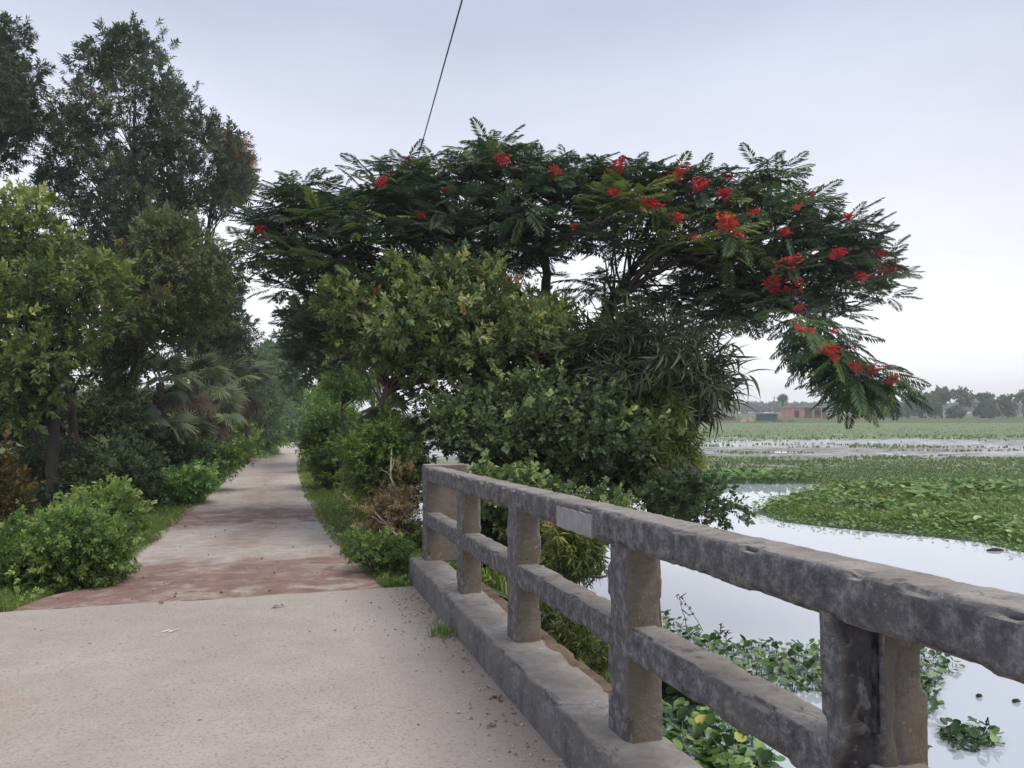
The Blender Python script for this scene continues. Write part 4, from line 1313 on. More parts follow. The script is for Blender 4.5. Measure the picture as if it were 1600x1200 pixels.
plant('low_weeds', 'low green weeds at the foot of the end post', 'plant', 590, 8.5,
      [(535, 830), (580, 835), (640, 845), (648, 880), (630, 905), (580, 895), (545, 870)], .3, 60, .11, 26, 'weed', .26, 'weed', seed=44, r0=.015, rb=.008, tint=(.28, .20, .15), tipshade=.3)

# the shrubs behind the railing
plant('guava_shrub', 'large grey-green shrub with pale leaf tips and brown leaves over the leaning trunk', 'shrub', 612, 11.6,
      [(500, 470), (520, 450), (560, 455), (590, 425), (640, 415), (690, 400), (720, 385), (765, 388), (760, 420), (790, 430), (800, 470), (840, 480), (890, 500), (900, 560), (830, 600), (740, 605), (660, 590), (560, 590), (520, 550), (545, 510), (505, 490)],
      1.7, 210, .24, 24, 'ovate', .60, 'guava', seed=45, trunk=[(600, 640, 11.6), (622, 580, 11.6), (655, 540, 11.5), (700, 490, 11.4)], bark='redbark', r0=.13, r1=.03, rb=.022,
      tint=(.42, .13, .13), tipshade=.40, holes=[[(640, 582), (700, 575), (710, 600), (650, 605)]])
plant('guava_shrub', 'fresh green leafy shrub right of the grey-green shrub under the flame tree trunk', 'shrub', 800, 12.2,
      [(750, 480), (800, 460), (870, 470), (900, 500), (900, 560), (850, 580), (780, 560)], 1.1, 70, .23, 24, 'ovate', .58, 'broad', seed=46, r0=.07, r1=.03, tint=(.55, .16, .15), tipshade=.4,
      trunk=[(760, 660, 12.2), (730, 600, 12.2), (790, 530, 12.2)], bark='redbark')
plant('dark_shrub', 'dark brownish shrub filling the shade between the leaning trunk and the round-leaved shrub', 'shrub', 790, 13.0,
      [(640, 590), (720, 600), (760, 575), (900, 560), (960, 600), (960, 680), (860, 720), (740, 720), (660, 700), (630, 640)],
      1.0, 110, .24, 22, 'round', .62, 'darkacacia', seed=147, bark='redbark', r0=.05, tint=(.45, .18, .15), tipshade=.2, holes=[[(650, 585), (715, 585), (725, 612), (655, 615)]])
plant('roundleaf_shrub', 'dense shrub of small round leaves hanging over the far half of the railing', 'shrub', 745, 10.6,
      [(655, 610), (700, 620), (760, 600), (830, 590), (900, 600), (960, 590), (1020, 620), (1050, 660), (1040, 720), (1060, 770), (1010, 790), (940, 770), (870, 760), (800, 745), (740, 735), (700, 700), (660, 660)],
      1.2, 260, .22, 22, 'round', .55, 'round', seed=47, trunk=[(752, 720, 10.6), (738, 670, 10.6), (800, 640, 10.6), (900, 640, 10.6)], bark='darkbark', r0=.07, r1=.02, rb=.018, tint=(.40, .18, .15), tipshade=.40)
plant('lower_shrub', 'lower shrub of pale round leaves showing through the railing openings', 'shrub', 800, 9.2,
      [(720, 735), (800, 740), (900, 760), (960, 775), (1000, 800), (960, 830), (900, 800), (880, 860), (800, 850), (760, 800)],
      .6, 80, .17, 18, 'round', .52, 'round', seed=48, r0=.04, r1=.015, rb=.012, tint=(.55, .2, .15), tipshade=.35)
plant('sickle_leaf_tree', 'dark sapling with long curved sickle leaves against the bright sky', 'tree', 965, 11.4,
      [(895, 560), (940, 530), (985, 520), (1030, 515), (1065, 535), (1100, 560), (1122, 590), (1108, 625), (1070, 650), (1040, 640), (1000, 600), (930, 600), (890, 570)],
      1.3, 105, .25, 11, 'sickle', 1.0, 'darkacacia', seed=49, trunk=[(965, 700, 11.4), (960, 620, 11.4), (985, 540, 11.4)], bark='darkbark', r0=.06, r1=.02, tint=(.30, .16, .15), tipshade=.15, up=.0,
      holes=[[(1020, 555), (1060, 550), (1075, 580), (1035, 585)]])
plant('long_leaf_shrub', 'yellow-green shrub with long drooping leaves and one reddish tip by the water', 'shrub', 1030, 10.8,
      [(985, 640), (1040, 610), (1062, 640), (1066, 690), (1085, 715), (1070, 750), (1030, 775), (985, 760), (970, 700)],
      .8, 90, .22, 18, 'long', .68, 'mango', seed=50, r0=.05, r1=.02, tint=(.35, .2, .16), tipshade=.2, up=-.1)
plant('waterside_shrub', 'sparse dark twiggy shrub with round leaves leaning out over the water', 'shrub', 1015, 9.4,
      [(1010, 770), (1060, 745), (1100, 745), (1140, 775), (1165, 800), (1140, 815), (1080, 825), (1020, 815)],
      .5, 44, .16, 9, 'round', .62, 'round', seed=51, bark='darkbark', r0=.035, r1=.012, rb=.009, tint=(.12, .14, .12), tipshade=.1, twigs=1, base=ground_pt(925, 9.8))
plant('hanging_plant', 'yellowish long-leaved plant hanging beside the third railing opening', 'plant', 890, 8.2,
      [(862, 815), (905, 815), (938, 835), (935, 880), (905, 905), (880, 890), (866, 850)], .4, 40, .15, 14, 'long', .45, 'mango', seed=52, r0=.02, rb=.008, tint=(.30, .18, .14), up=-.5)
plant('bank_plant', 'yellow-green leafy plants on the bank just beyond the ochre wall', 'plant', 890, 7.4,
      [(850, 955), (880, 950), (915, 985), (945, 1010), (950, 1060), (925, 1060), (880, 1010)], .3, 40, .13, 14, 'long', .38, 'mango', seed=53, r0=.015, rb=.006, tint=(.28, .2, .16), up=.3)
plant('waterside_shrub', 'dark bushes filling the gap behind the first railing openings', 'shrub', 740, 9.9,
      [(690, 760), (760, 765), (830, 790), (880, 840), (840, 880), (760, 870), (700, 850), (670, 800)], .7, 70, .2, 16, 'round', .75, 'round', seed=54, bark='darkbark', r0=.04, tint=(.25, .16, .14), tipshade=.2)

# ------------------------------------------------------------------ fan palms
def fan_palm(label, x, y, d, nl, rad, seed, dry=2, trunk_h=None, dirs=None):
    rng = RNG(seed)
    b = ground_pt(x, d)
    c = at(x, y, d)
    t = thing('fan_palm', label, 'palm', b, 'fan palms along the road')
    mb = MB()
    mb.tube(np.array([b - [0, 0, .2], (b + c) / 2 + [.03, .02, 0], c]), [.16, .13, .10], 8)
    obj('trunk', mb.mesh('trunk', b, True), M['bark'], t)
    for i in range(nl):
        a = i * 2.399 + rng.uniform(-.3, .3)
        isdry = i < dry
        el = -1.1 + rng.uniform(-.2, .2) if isdry else rng.uniform(-.6, 1.15)
        D = np.array([math.cos(a) * math.cos(el), math.sin(a) * math.cos(el), math.sin(el)])
        R = rotmat(D, (0, 0, 1), rng.normal(0, .4))
        V, Fc = FAN[i % 4]
        key = ('fandry' if isdry else 'fan') + str(i % 4)
        if key not in FANM:
            me = mesh_np('leaf', V, Fc); me.materials.append(M['fandry' if isdry else 'fan']); FANM[key] = me
        o = bpy.data.objects.new('leaf', FANM[key]); COL.objects.link(o); o.parent = t
        s = rad * rng.uniform(.75, 1.1)
        mt = Matrix.Identity(4)
        for p in range(3):
            for q in range(3):
                mt[p][q] = R[p, q] * s
            mt[p][3] = c[p] - b[p]
        o.matrix_local = mt
        if isdry:
            o['label'] = 'dry brown drooping leaf'
    return t
FANM = {}
fan_palm('fan palm with grey drooping leaves nearest the road under the olive tree', 305, 598, 22.5, 18, .66, 61, 3)
fan_palm('fan palm with pointed green leaves low beside the roadside weeds', 252, 668, 19.5, 11, .50, 62, 1)
fan_palm('fan palm half hidden behind the two nearest fan palms', 250, 598, 21.5, 14, .72, 63, 2)
fan_palm('fan palm with dry brown skirt further along the road', 352, 600, 30, 16, .95, 64, 4)
fan_palm('fan palm farthest along the left roadside before the bright bush', 385, 600, 36, 14, 1.1, 65, 3)
fan_palm('low fan palm with broken brown leaves among the fresh green weeds', 175, 735, 16.5, 7, .55, 66, 4)
fan_palm('short fan palm with a starburst leaf leaning to the road among the nearest palms', 292, 680, 20.5, 10, .50, 161, 2)
fan_palm('fan palm with hanging grey leaves between the nearest palm and the dry skirted one', 338, 640, 26.5, 14, .70, 162, 3)
fan_palm('single fan palm right of the road below the leaning trunk', 612, 655, 11.3, 9, .36, 67, 0)

# bare trunks standing in the shade on the left
for (x0, y0, x1, y1, d, r, lab) in [(118, 720, 100, 560, 16, .10, 'dark leaning trunk under the broad-leaved tree'), (60, 740, 42, 600, 17, .09, 'thin dark trunk near the left edge under the broad-leaved tree'),
                                   (180, 720, 172, 560, 22, .17, 'thick dark trunk beside the low fan palm'), (585, 640, 560, 560, 30, .1, 'slender trunk right of the road under the flame tree')]:
    rng = RNG(int(x0))
    b = ground_pt(x0, d)
    P = np.array([b - [0, 0, .3], at(x0, y0, d), at((x0 + x1) / 2 + 4, (y0 + y1) / 2, d), at(x1, y1, d), at(x1 - 6, y1 - 90, d)])
    P[1:] = np.where(P[1:, 2:3] < b[2], P[1:] * [1, 1, 0] + [0, 0, b[2] + .1], P[1:])
    t = thing('bare_trunk', lab, 'tree', b)
    mb = MB(); s_ = np.linspace(0, 4, 10)
    Q = np.stack([np.interp(s_, np.arange(5), P[:, k]) for k in range(3)], 1); Q[1:-1] += rng.normal(0, .02, (8, 3))
    mb.tube(Q, np.linspace(r, r * .6, 10), 8)
    obj('trunk', mb.mesh('trunk', b, True), M['darkbark'], t)
    for k in range(4):
        p = Q[4 + k]
        m2 = MB(); m2.tube(bez(p, p + rng.normal(0, .7, 3) + [0, 0, .8], .2, .05, 6, rng), np.linspace(r * .35, .01, 6), 5)
        obj('branch', m2.mesh('branch', b, True), M['darkbark'], t)

# pale dead branches by the end post
for k, (pts, lab) in enumerate([([(580, 795, 9.9), (605, 820, 9.8), (630, 848, 9.7), (640, 862, 9.6)], 'pale bare dead branch leaning through the dry weeds'),
                                ([(612, 700, 10.2), (610, 745, 10.1), (618, 765, 10.0)], 'upright dead stem with peeled bark in the tangled shrub'),
                                ([(172, 800, 11.6), (166, 815, 11.5), (166, 832, 11.5)], 'pale broken stick standing in the left weeds')]):
    P = np.array([at(*p) for p in pts])
    b = P[-1]
    mb = MB(); mb.tube(P, np.linspace(.010, .016, len(P)), 6)
    rng = RNG(k)
    for q in range(3):
        mb.tube(bez(P[1], P[1] + rng.normal(0, .16, 3) + [0, 0, .12], .02, .01, 4, rng), np.linspace(.008, .003, 4), 4)
    o = tag(obj('dead_branch', mb.mesh('dead_branch', b, True), M['palebark'], loc=tuple(b)), lab, 'branch')

# branch reaching over the water behind the third opening
P = np.array([at(860, 888, 7.9), at(890, 896, 7.8), at(915, 900, 7.7), at(938, 902, 7.6), at(948, 900, 7.6)])
mb = MB(); mb.tube(P, np.linspace(.022, .012, 5), 6); mb.tube(np.array([P[2], P[2] + [.08, .05, -.14]]), [.01, .005], 4)
tag(obj('dead_branch', mb.mesh('dead_branch', P[0], True), M['bark'], loc=tuple(P[0])), 'bare grey branch reaching over the water behind the tallest middle post', 'branch')

# ------------------------------------------------------------------ grass on the verges
rng = RNG(201)
n_ = 15000
Yv = 7.75 + 55 * rng.random(n_) ** 2.2
side = rng.random(n_) < .5
ev = rng.exponential(.75, n_) - .10
Xv = np.where(side, road_r(Yv) + ev, road_l(Yv) - ev * 1.2)
keep = (ev < 3.2) & ~((Xv > 1.15) & (Yv < 8.15))
Xv, Yv = Xv[keep], Yv[keep]
Zv = ground(Xv, Yv)
k2 = Zv > WATER + .02
Xv, Yv, Zv = Xv[k2], Yv[k2], Zv[k2]
m_ = len(Xv)
Rg = rots(np.stack([rng.normal(0, .2, m_), rng.normal(0, .2, m_), np.ones(m_)], 1), rng, up=np.tile([0.0, 1, 0], (m_, 1)), rollv=3)
# tuft grows along +Z in its template, so use a plain turn about Z
a = rng.uniform(0, 6.28, m_)
Rz = np.zeros((m_, 3, 3)); Rz[:, 0, 0] = np.cos(a); Rz[:, 0, 1] = -np.sin(a); Rz[:, 1, 0] = np.sin(a); Rz[:, 1, 1] = np.cos(a); Rz[:, 2, 2] = 1
ee = np.maximum(Xv - road_r(Yv), road_l(Yv) - Xv)
sg = (.07 + .16 * np.clip(ee, 0, 1.2) * (.4 + 1.2 * vnoise(np.stack([Xv, Yv, Xv * 0], -1) * 1.3, 19))) * rng.uniform(.7, 1.3, m_) * (1 + .012 * Yv)
tg = .45 + rng.normal(0, .16, m_) + .25 * (vnoise(np.stack([Xv, Yv, Xv * 0], -1) * .8, 9) - .5)
scatter('verge_grass', TUFT, np.stack([Xv, Yv, Zv - .01], 1), Rz, sg, tg, M['grass'])

def label_stuff(name): return bpy.data.objects[name]

# leafy weeds in the verge
sel = rng.random(m_) < .26
n3 = sel.sum()
D = rng.normal(0, .5, (n3, 3)); D[:, 2] = 1
scatter('verge_weeds', LEAF['weed'], np.stack([Xv, Yv, Zv + .02], 1)[sel], rots(D, rng), rng.uniform(.25, .7, n3) * (.35 + .65 * np.clip(ee[sel], 0, 1)), .5 + rng.normal(0, .2, n3), M['weed'])

# tuft of grass in the corner of the kerb, with a few weeds
def small_tuft(x, y, lab, w=.09, n_=9, seed=1):
    r2 = RNG(seed)
    p = on_plane(x, y, -.09); p[2] = zd(p[1]) + .008
    pos = p + np.stack([r2.normal(0, w * .55, n_), r2.normal(0, w, n_), np.zeros(n_)], 1)
    a = r2.uniform(0, 6.28, n_)
    Rq = np.zeros((n_, 3, 3)); Rq[:, 0, 0] = np.cos(a); Rq[:, 0, 1] = -np.sin(a); Rq[:, 1, 0] = np.sin(a); Rq[:, 1, 1] = np.cos(a); Rq[:, 2, 2] = 1
    o = scatter('grass_tuft', TUFT, pos, Rq, r2.uniform(.08, .17, n_), r2.uniform(.2, .6, n_), M['grass'], None, p, kind=None)
    o.location = p
    return tag(o, lab, 'grass')
small_tuft(694, 982, 'small green grass tuft growing at the foot of the kerb', .07, 22, 3)

# ------------------------------------------------------------------ hyacinths and marsh grass
def hy_positions(poly, n_, rng, z=WATER):
    A = np.array(poly, float); lo, hi = A.min(0), A.max(0)
    P = rng.uniform(lo, hi, (n_ * 6, 2))
    P = P[inpoly(P, poly)][:n_]
    return on_plane(P[:, 0], P[:, 1], z), P

HYM = []
for V, Fc in HYA:
    me = mesh_np('leaf', V, Fc); me.materials.append(M['hyacinth_part']); HYM.append(me)

def near_hyacinth(label, poly, n_, size, seed, stalks=()):
    r2 = RNG(seed)
    pos, _ = hy_positions(poly, n_, r2)
    b = pos.mean(0); b[2] = WATER
    t = thing('water_hyacinth', label, 'water plant', b, 'floating water hyacinths by the bridge')
    nsing = min(len(pos), 290)
    for i in range(nsing):
        o = bpy.data.objects.new('leaf', HYM[i % 7]); COL.objects.link(o); o.parent = t
        s = size * r2.uniform(.65, 1.2)
        o.location = pos[i] - b + [0, 0, -.01]
        o.rotation_euler = (r2.normal(0, .3), r2.normal(0, .3), r2.uniform(0, 6.28))
        o.scale = (s, s, s)
    rest = pos[nsing:]
    if len(rest):
        aa = r2.uniform(0, 6.28, len(rest)); Rq = np.zeros((len(rest), 3, 3))
        Rq[:, 0, 0] = np.cos(aa); Rq[:, 0, 1] = -np.sin(aa); Rq[:, 1, 0] = np.sin(aa); Rq[:, 1, 1] = np.cos(aa); Rq[:, 2, 2] = 1
        scatter('leaves', HYA, rest - [0, 0, .01], Rq, size * r2.uniform(.6, 1.15, len(rest)), r2.uniform(.1, .75, len(rest)), M['hyacinth'], t, b)
    # the mat of roots and old leaves that carries them
    k = 60 if n_ > 40 else 20
    pr, _ = hy_positions(poly, k * 4, r2)
    D = r2.normal(0, 1, (len(pr), 3)); D[:, 2] = np.abs(D[:, 2]) * .25
    scatter('old_leaves', LEAF['round'], pr + [0, 0, .02], rots(D, r2), np.full(len(pr), size * 1.6), r2.uniform(0, .5, len(pr)), M['teal'], t, b)
    for (x, y, x2, y2) in stalks:
        p0 = on_plane(x, y, WATER); d = (p0 - EYE) @ _f / (_f @ _f)
        p1 = at(x2, y2, d * .995)
        mb = MB(); mb.tube(bez(p0, p1, .04, .01, 6, r2), np.linspace(.006, .003, 6), 4)
        for q in range(4):
            pp = p0 + (p1 - p0) * (.5 + .16 * q)
            mb.tube(np.array([pp, pp + r2.normal(0, .03, 3), pp + r2.normal(0, .05, 3)]), [.012, .010, .004], 4)
        obj('flower_stalk', mb.mesh('flower_stalk', b), M['darkbark'], t)
    return t
near_hyacinth('big mat of round hyacinth leaves seen under the middle rail of the second last opening', [(1018, 1050), (1060, 1055), (1130, 1110), (1190, 1150), (1215, 1200), (1180, 1260), (1020, 1260), (1000, 1120)], 600, .125, 301)
near_hyacinth('long strip of hyacinths floating across the water above the middle rail', [(1022, 960), (1060, 975), (1130, 1005), (1200, 1008), (1262, 1010), (1330, 1015), (1330, 1085), (1250, 1085), (1150, 1062), (1060, 1025), (1020, 1005)], 560, .105, 302,
              [(1072, 978, 1060, 928), (1098, 985, 1066, 935), (1124, 1000, 1126, 978), (1134, 1005, 1136, 985)])
near_hyacinth('hyacinth clump showing right of the flaked post below the top rail', [(1400, 1010), (1450, 1015), (1500, 1038), (1470, 1060), (1465, 1090), (1455, 1120), (1420, 1125), (1380, 1110)], 220, .10, 303)
near_hyacinth('small hyacinth plant beside the flaked post near the kerb', [(1410, 1140), (1432, 1135), (1445, 1160), (1430, 1172), (1410, 1170)], 18, .115, 304)
near_hyacinth('solitary hyacinth cluster drifting free on open water at lower right', [(1460, 1145), (1500, 1135), (1545, 1140), (1565, 1165), (1530, 1175), (1490, 1172)], 46, .10, 305, [(1535, 1150, 1541, 1128)])

# the big green hyacinth bed beyond the channel: uncountable
rng = RNG(310)
bed = [(1172, 800), (1210, 778), (1265, 762), (1290, 752), (1400, 746), (1500, 744), (1760, 742), (1760, 890), (1600, 862), (1530, 846), (1430, 836), (1300, 824), (1220, 815)]
pos, P2 = hy_positions(bed, 15000, rng)
pos = pos + np.concatenate([rng.normal(0, .35, (len(pos), 2)), np.zeros((len(pos), 1))], 1)
_pt = vnoise(pos * .9, 178); pos = pos[_pt > .12]; P2 = P2[_pt > .12]
dep = np.linalg.norm(pos - EYE, axis=1)
a = rng.uniform(0, 6.28, len(pos))
Rq = np.zeros((len(pos), 3, 3)); Rq[:, 0, 0] = np.cos(a); Rq[:, 0, 1] = -np.sin(a); Rq[:, 1, 0] = np.sin(a); Rq[:, 1, 1] = np.cos(a); Rq[:, 2, 2] = 1
ed = np.clip(edgedist(P2, bed) / 18, .45, 1)
sh = (.07 + .17 * vnoise(pos * .6, 77)) * rng.uniform(.6, 1.3, len(pos)) * ed * (1 + .012 * (dep - 20))
scatter('hyacinth_bed', HYA, pos - [0, 0, .02], Rq, sh, .48 + rng.normal(0, .17, len(pos)) + .25 * (vnoise(pos * .25, 78) - .5) + .45 * (rng.random(len(pos)) < .03), M['hyacinth'])
pos, P2 = hy_positions(bed, 13000, rng)
dep = np.linalg.norm(pos - EYE, axis=1)
a = rng.uniform(0, 6.28, len(pos))
Rq = np.zeros((len(pos), 3, 3)); Rq[:, 0, 0] = np.cos(a); Rq[:, 0, 1] = -np.sin(a); Rq[:, 1, 0] = np.sin(a); Rq[:, 1, 1] = np.cos(a); Rq[:, 2, 2] = 1
scatter('bed_grass', TUFT, pos - [0, 0, .03], Rq, rng.uniform(.2, .42, len(pos)) * np.clip(edgedist(P2, bed) / 15, .4, 1), .45 + rng.normal(0, .2, len(pos)), M['bedgrass'])
# mud and roots under the bed
A = np.array(bed, float)
cen = A.mean(0)
ring = on_plane(A[:, 0], A[:, 1], WATER + .015)
inn = on_plane(*( (A * .97 + cen * .03).T), WATER + .03)
M['mud'] = plain('dark_wet_mud', (.045, .05, .03), .9, .3, 1)
mb = MB(); kk = len(A)
mb.add(np.concatenate([ring * [1, 1, 1] - [0, 0, .10], inn - [0, 0, .025]]), [(q, (q + 1) % kk, kk + (q + 1) % kk, kk + q) for q in range(kk)] + [tuple(kk + q for q in range(kk))])
obj('bed_mud', mb.mesh('bed_mud'), M['mud'], kind='structure')

# grass standing in the marsh
n_ = 16000
yy = 655 + (757 - 655) * rng.random(n_) ** .8
xx = rng.uniform(1030, 1660, n_)
pos = on_plane(xx, yy, WATER)
lat_ = pos[:, :2] @ R_; dp_ = pos[:, :2] @ F_
edge_ = np.interp(lat_, np.linspace(-60, 90, 220), edge0[:220])
d_ = dp_
pat = vnoise(np.stack([lat_ * .12, dp_ * .35, lat_ * 0], -1), 88) * .6 + vnoise(np.stack([lat_ * .6, dp_ * 1.2, lat_ * 0], -1), 89) * .4
belt = np.interp(d_, [36, 41, 47, 52, 57, 84, 97, 112, 200], [.05, .25, .52, .38, .60, .61, .42, .05, .0])
keep = (d_ > edge_ + .3) & (pat > belt) & (d_ < 200) & ((d_ < 104) | (rng.random(len(d_)) < .8))
pos = pos[keep]; d_ = d_[keep]
m_ = len(pos)
a = rng.uniform(0, 6.28, m_)
Rq = np.zeros((m_, 3, 3)); Rq[:, 0, 0] = np.cos(a); Rq[:, 0, 1] = -np.sin(a); Rq[:, 1, 0] = np.sin(a); Rq[:, 1, 1] = np.cos(a); Rq[:, 2, 2] = 1
TUFTW = [t_tuft(9, 140 + q, .6, .07) for q in range(5)]
scatter('marsh_grass', TUFTW, pos, Rq, np.where(d_ < 100, .12 + .0024 * d_, .22) * rng.uniform(.6, 1.2, m_), .40 + rng.normal(0, .18, m_) + .3 * (vnoise(pos * .08, 90) - .5), M['marshgrass'])

# plants at the near margin of the marsh
pm = np.stack([rng.uniform(1040, 1270, 900), rng.uniform(745, 757, 900)], 1)
pos = on_plane(pm[:, 0], pm[:, 1], WATER)
a = rng.uniform(0, 6.28, len(pos))
Rq = np.zeros((len(pos), 3, 3)); Rq[:, 0, 0] = np.cos(a); Rq[:, 0, 1] = -np.sin(a); Rq[:, 1, 0] = np.sin(a); Rq[:, 1, 1] = np.cos(a); Rq[:, 2, 2] = 1
scatter('margin_plants', HYA + TUFT, pos, Rq, rng.uniform(.2, .38, len(pos)), .35 + rng.normal(0, .15, len(pos)), M['hyacinth'])

# floating sticks
for k, (x, y, w, lab) in enumerate([(1555, 860, 26, 'dark floating stick near the edge of the green hyacinth bed'), (1588, 1096, 12, 'short dark twig floating beside the right picture edge'), (1530, 1088, 9, 'tiny floating twig left of the one at the picture edge')]):
    p = on_plane(x, y, WATER + .012); d = (p - EYE) @ _f
    L_ = w / F * d
    mb = MB(); q = _r * L_ / 2
    mb.tube(np.array([-q, -q * .3 + [0, 0, .01], q * .4 + [0, 0, .012], q]), [.012 * d / 8, .02 * d / 8, .018 * d / 8, .008 * d / 8], 6)
    tag(obj('floating_stick', mb.mesh('floating_stick', smooth=True), M['darkbark'], loc=tuple(p)), lab, 'stick')

# ------------------------------------------------------------------ the far side
M['brick'] = plain('bare_red_brick', (0.50, 0.22, 0.17), .9, .18, 1.2)
M['mortar'] = plain('grey_plaster', (0.42, 0.36, 0.33), .9, .15, 1)
M['darkroom'] = plain('dark_opening', (0.06, 0.04, 0.035), .9, .1, 1)
M['net'] = plain('dark_green_netting', (0.05, 0.085, 0.07), .9, .2, .8)
M['roofing'] = plain('grey_roof_sheet', (0.11, 0.12, 0.13), .7, .2, 1)
M['mudbrick'] = plain('brown_brick_wall', (0.13, 0.085, 0.07), .95, .3, .5)
M['straw'] = plain('straw', (0.42, 0.32, 0.20), .95, .3, 1.5)
M['earth'] = plain('red_earth', (0.25, 0.155, 0.115), .95, .3, .4)
M['pole'] = plain('grey_pole', (0.22, 0.21, 0.20), .9, .2, 2)

def frame_at(x, y, d):
    """Empty position on the far bank facing the camera"""
    p = at(x, y, d)
    return p
def local(name, t, mb, mat):
    return obj(name, mb.mesh(name), mat, t)

# brick house, front facing the camera
D = 236.0
hp = at(1256, 653, D)
house = thing('brick_house', 'unfinished flat-roofed red brick house with an open veranda across the marsh', 'house', hp)
house.rotation_euler = (0, 0, -YAW - math.radians(20))
def hx(x): return (x - 1256) / F * D
H = 3.1
mb = MB()
xl_, xv, xr_ = hx(1223), hx(1255), hx(1290)
mb.box(xl_, xl_ + 3.6, 0, 6, -.5, H - .003); mb.box(xl_ + 4.9, xv, 0, 6, -.5, H - .003); mb.box(xl_ + 3.6, xl_ + 4.9, 0.003, 6, 2.2, H - .004)
mb.box(xv, xr_, 2.0, 6, -.5, H - .005); mb.box(xr_ - .25, xr_, .3, 1.997, -.5, H - .006)
local('wall', house, mb, M['brick'])
mb = MB(); mb.box(xl_ + 3.6, xl_ + 4.9, .4, .5, -.5, 2.2); local('door', house, mb, M['darkroom'])
mb = MB(); mb.box(xl_ - .4, xr_ + .4, -.35, 6.3, H, H + .28); local('roof', house, mb, M['mortar'])
for x in (xv + .15, hx(1270), hx(1282), xr_ - .15):
    mb = MB(); mb.box(x - .17, x + .17, -.02, .28, -.5, H - .008); local('pillar', house, mb, M['mortar'])
mb = MB(); mb.box(hx(1272), hx(1281), 1.9, 1.99, .9, 2.2); local('window', house, mb, M['darkroom'])

# low brown wall
mb = MB()
Wd = 207.0
p0, p1 = at(1030, 662, Wd), at(1150, 662, Wd)
w0 = np.array([p0[0], p0[1]]); w1 = np.array([p1[0], p1[1]])
nv = np.array([-(w1 - w0)[1], (w1 - w0)[0]]); nv /= np.linalg.norm(nv)
seg = 14
base_z = -1.9
V = []; fs = []
rng = RNG(400)
for s in range(seg):
    a_, b_ = w0 + (w1 - w0) * s / seg, w0 + (w1 - w0) * (s + 1) / seg
    h = base_z + 1.9 + rng.uniform(-.12, .12)
    q = [(*a_, base_z), (*b_, base_z), (*(b_ + nv * .3), base_z), (*(a_ + nv * .3), base_z), (*a_, h), (*b_, h), (*(b_ + nv * .3), h), (*(a_ + nv * .3), h)]
    mb.add(q, [(0, 1, 2, 3), (4, 7, 6, 5), (0, 4, 5, 1), (1, 5, 6, 2), (2, 6, 7, 3), (3, 7, 4, 0)])
tag(obj('brick_wall', mb.mesh('brick_wall', p0), M['mudbrick'], loc=tuple(p0)), 'long low brown brick wall along the far shore left of the straw heap', 'wall')

# green net shed
Dn = 205.0
sp_ = at(1199, 664, Dn)
shed = thing('net_shed', 'dark green netted shed with a flat roof beside the straw heap', 'shed', sp_)
shed.rotation_euler = (0, 0, -YAW)
mb = MB(); mb.box(-2.0, 2.6, 0, 3, -.3, 2.75); local('wall', shed, mb, M['net'])
mb = MB(); mb.add([(-3.0, -.4, 2.85), (2.9, -.4, 2.78), (2.9, 3.4, 2.95), (-3.0, 3.4, 3.0), (-3.0, -.4, 2.95), (2.9, -.4, 2.90), (2.9, 3.4, 3.05), (-3.0, 3.4, 3.1)], [(0, 3, 2, 1), (4, 5, 6, 7), (0, 1, 5, 4), (1, 2, 6, 5), (2, 3, 7, 6), (3, 0, 4, 7)])
local('roof', shed, mb, M['roofing'])
for x in (-2.8, 2.75):
    mb = MB(); mb.tube([(x, -.2, -.3), (x, -.2, 2.84)], .07, 6); local('post', shed, mb, M['pole'])
# straw heap of leaning bundles
sp2 = at(1168, 664, 204)
heap = thing('straw_heap', 'pale heap of straw bundles leaning together on the far shore', 'straw', sp2)
rng = RNG(402)
for q in range(22):
    x = rng.uniform(-2.8, 2.8); y = rng.uniform(-.6, 1)
    h = rng.uniform(1.3, 2.4) * (1 - .10 * abs(x))
    mb = MB(); mb.tube([(x, y, -.2), (x * .75, y * .6, h * .55), (x * .6 + rng.normal(0, .15), y * .3, h)], [.45, .30, .10], 7)
    local('bundle', heap, mb, M['straw'])
# grey tarpaulined heap right of the shed
gp = at(1226, 664, 203)
mb = MB()
for q in range(9):
    mb.tube([(-2.6 + q * .62, .2, -.3), (-2.5 + q * .62, .25, .6 + .5 * math.sin(q * .9 + 1)), (-2.45 + q * .62, .3, 1.1 + .45 * math.sin(q * .8 + .6))], [.75, .55, .15], 8)
tag(obj('soil_heap', mb.mesh('soil_heap', smooth=True), M['net'], loc=tuple(gp)), 'low dark heap on the shore between the shed and the brick house', 'heap')
# earth mound
mp_ = at(1345, 656, 214)
u_ = np.linspace(0, 2 * math.pi, 28, endpoint=False)
mb = MB(); V = [(0, 0, 1.5)]; fs = []
for rr_, hh in ((.35, 1.35), (.7, .7), (1, -.4)):
    for a_ in u_:
        V.append((5.8 * rr_ * math.cos(a_) * (1 + .1 * math.sin(3 * a_)), 2.6 * rr_ * math.sin(a_), hh + .12 * math.sin(5 * a_ + rr_ * 7)))
for q in range(28): fs.append((0, 1 + q, 1 + (q + 1) % 28))
for r_ in range(2):
    for q in range(28): fs.append((1 + r_ * 28 + q, 29 + r_ * 28 + q, 29 + r_ * 28 + (q + 1) % 28, 1 + r_ * 28 + (q + 1) % 28))
mb.add(V, fs)
tag(obj('earth_mound', mb.mesh('earth_mound', smooth=True), M['earth'], loc=tuple(mp_)), 'reddish earth mound under the small tree beyond the drooping branch', 'mound').rotation_euler = (0, 0, -YAW)

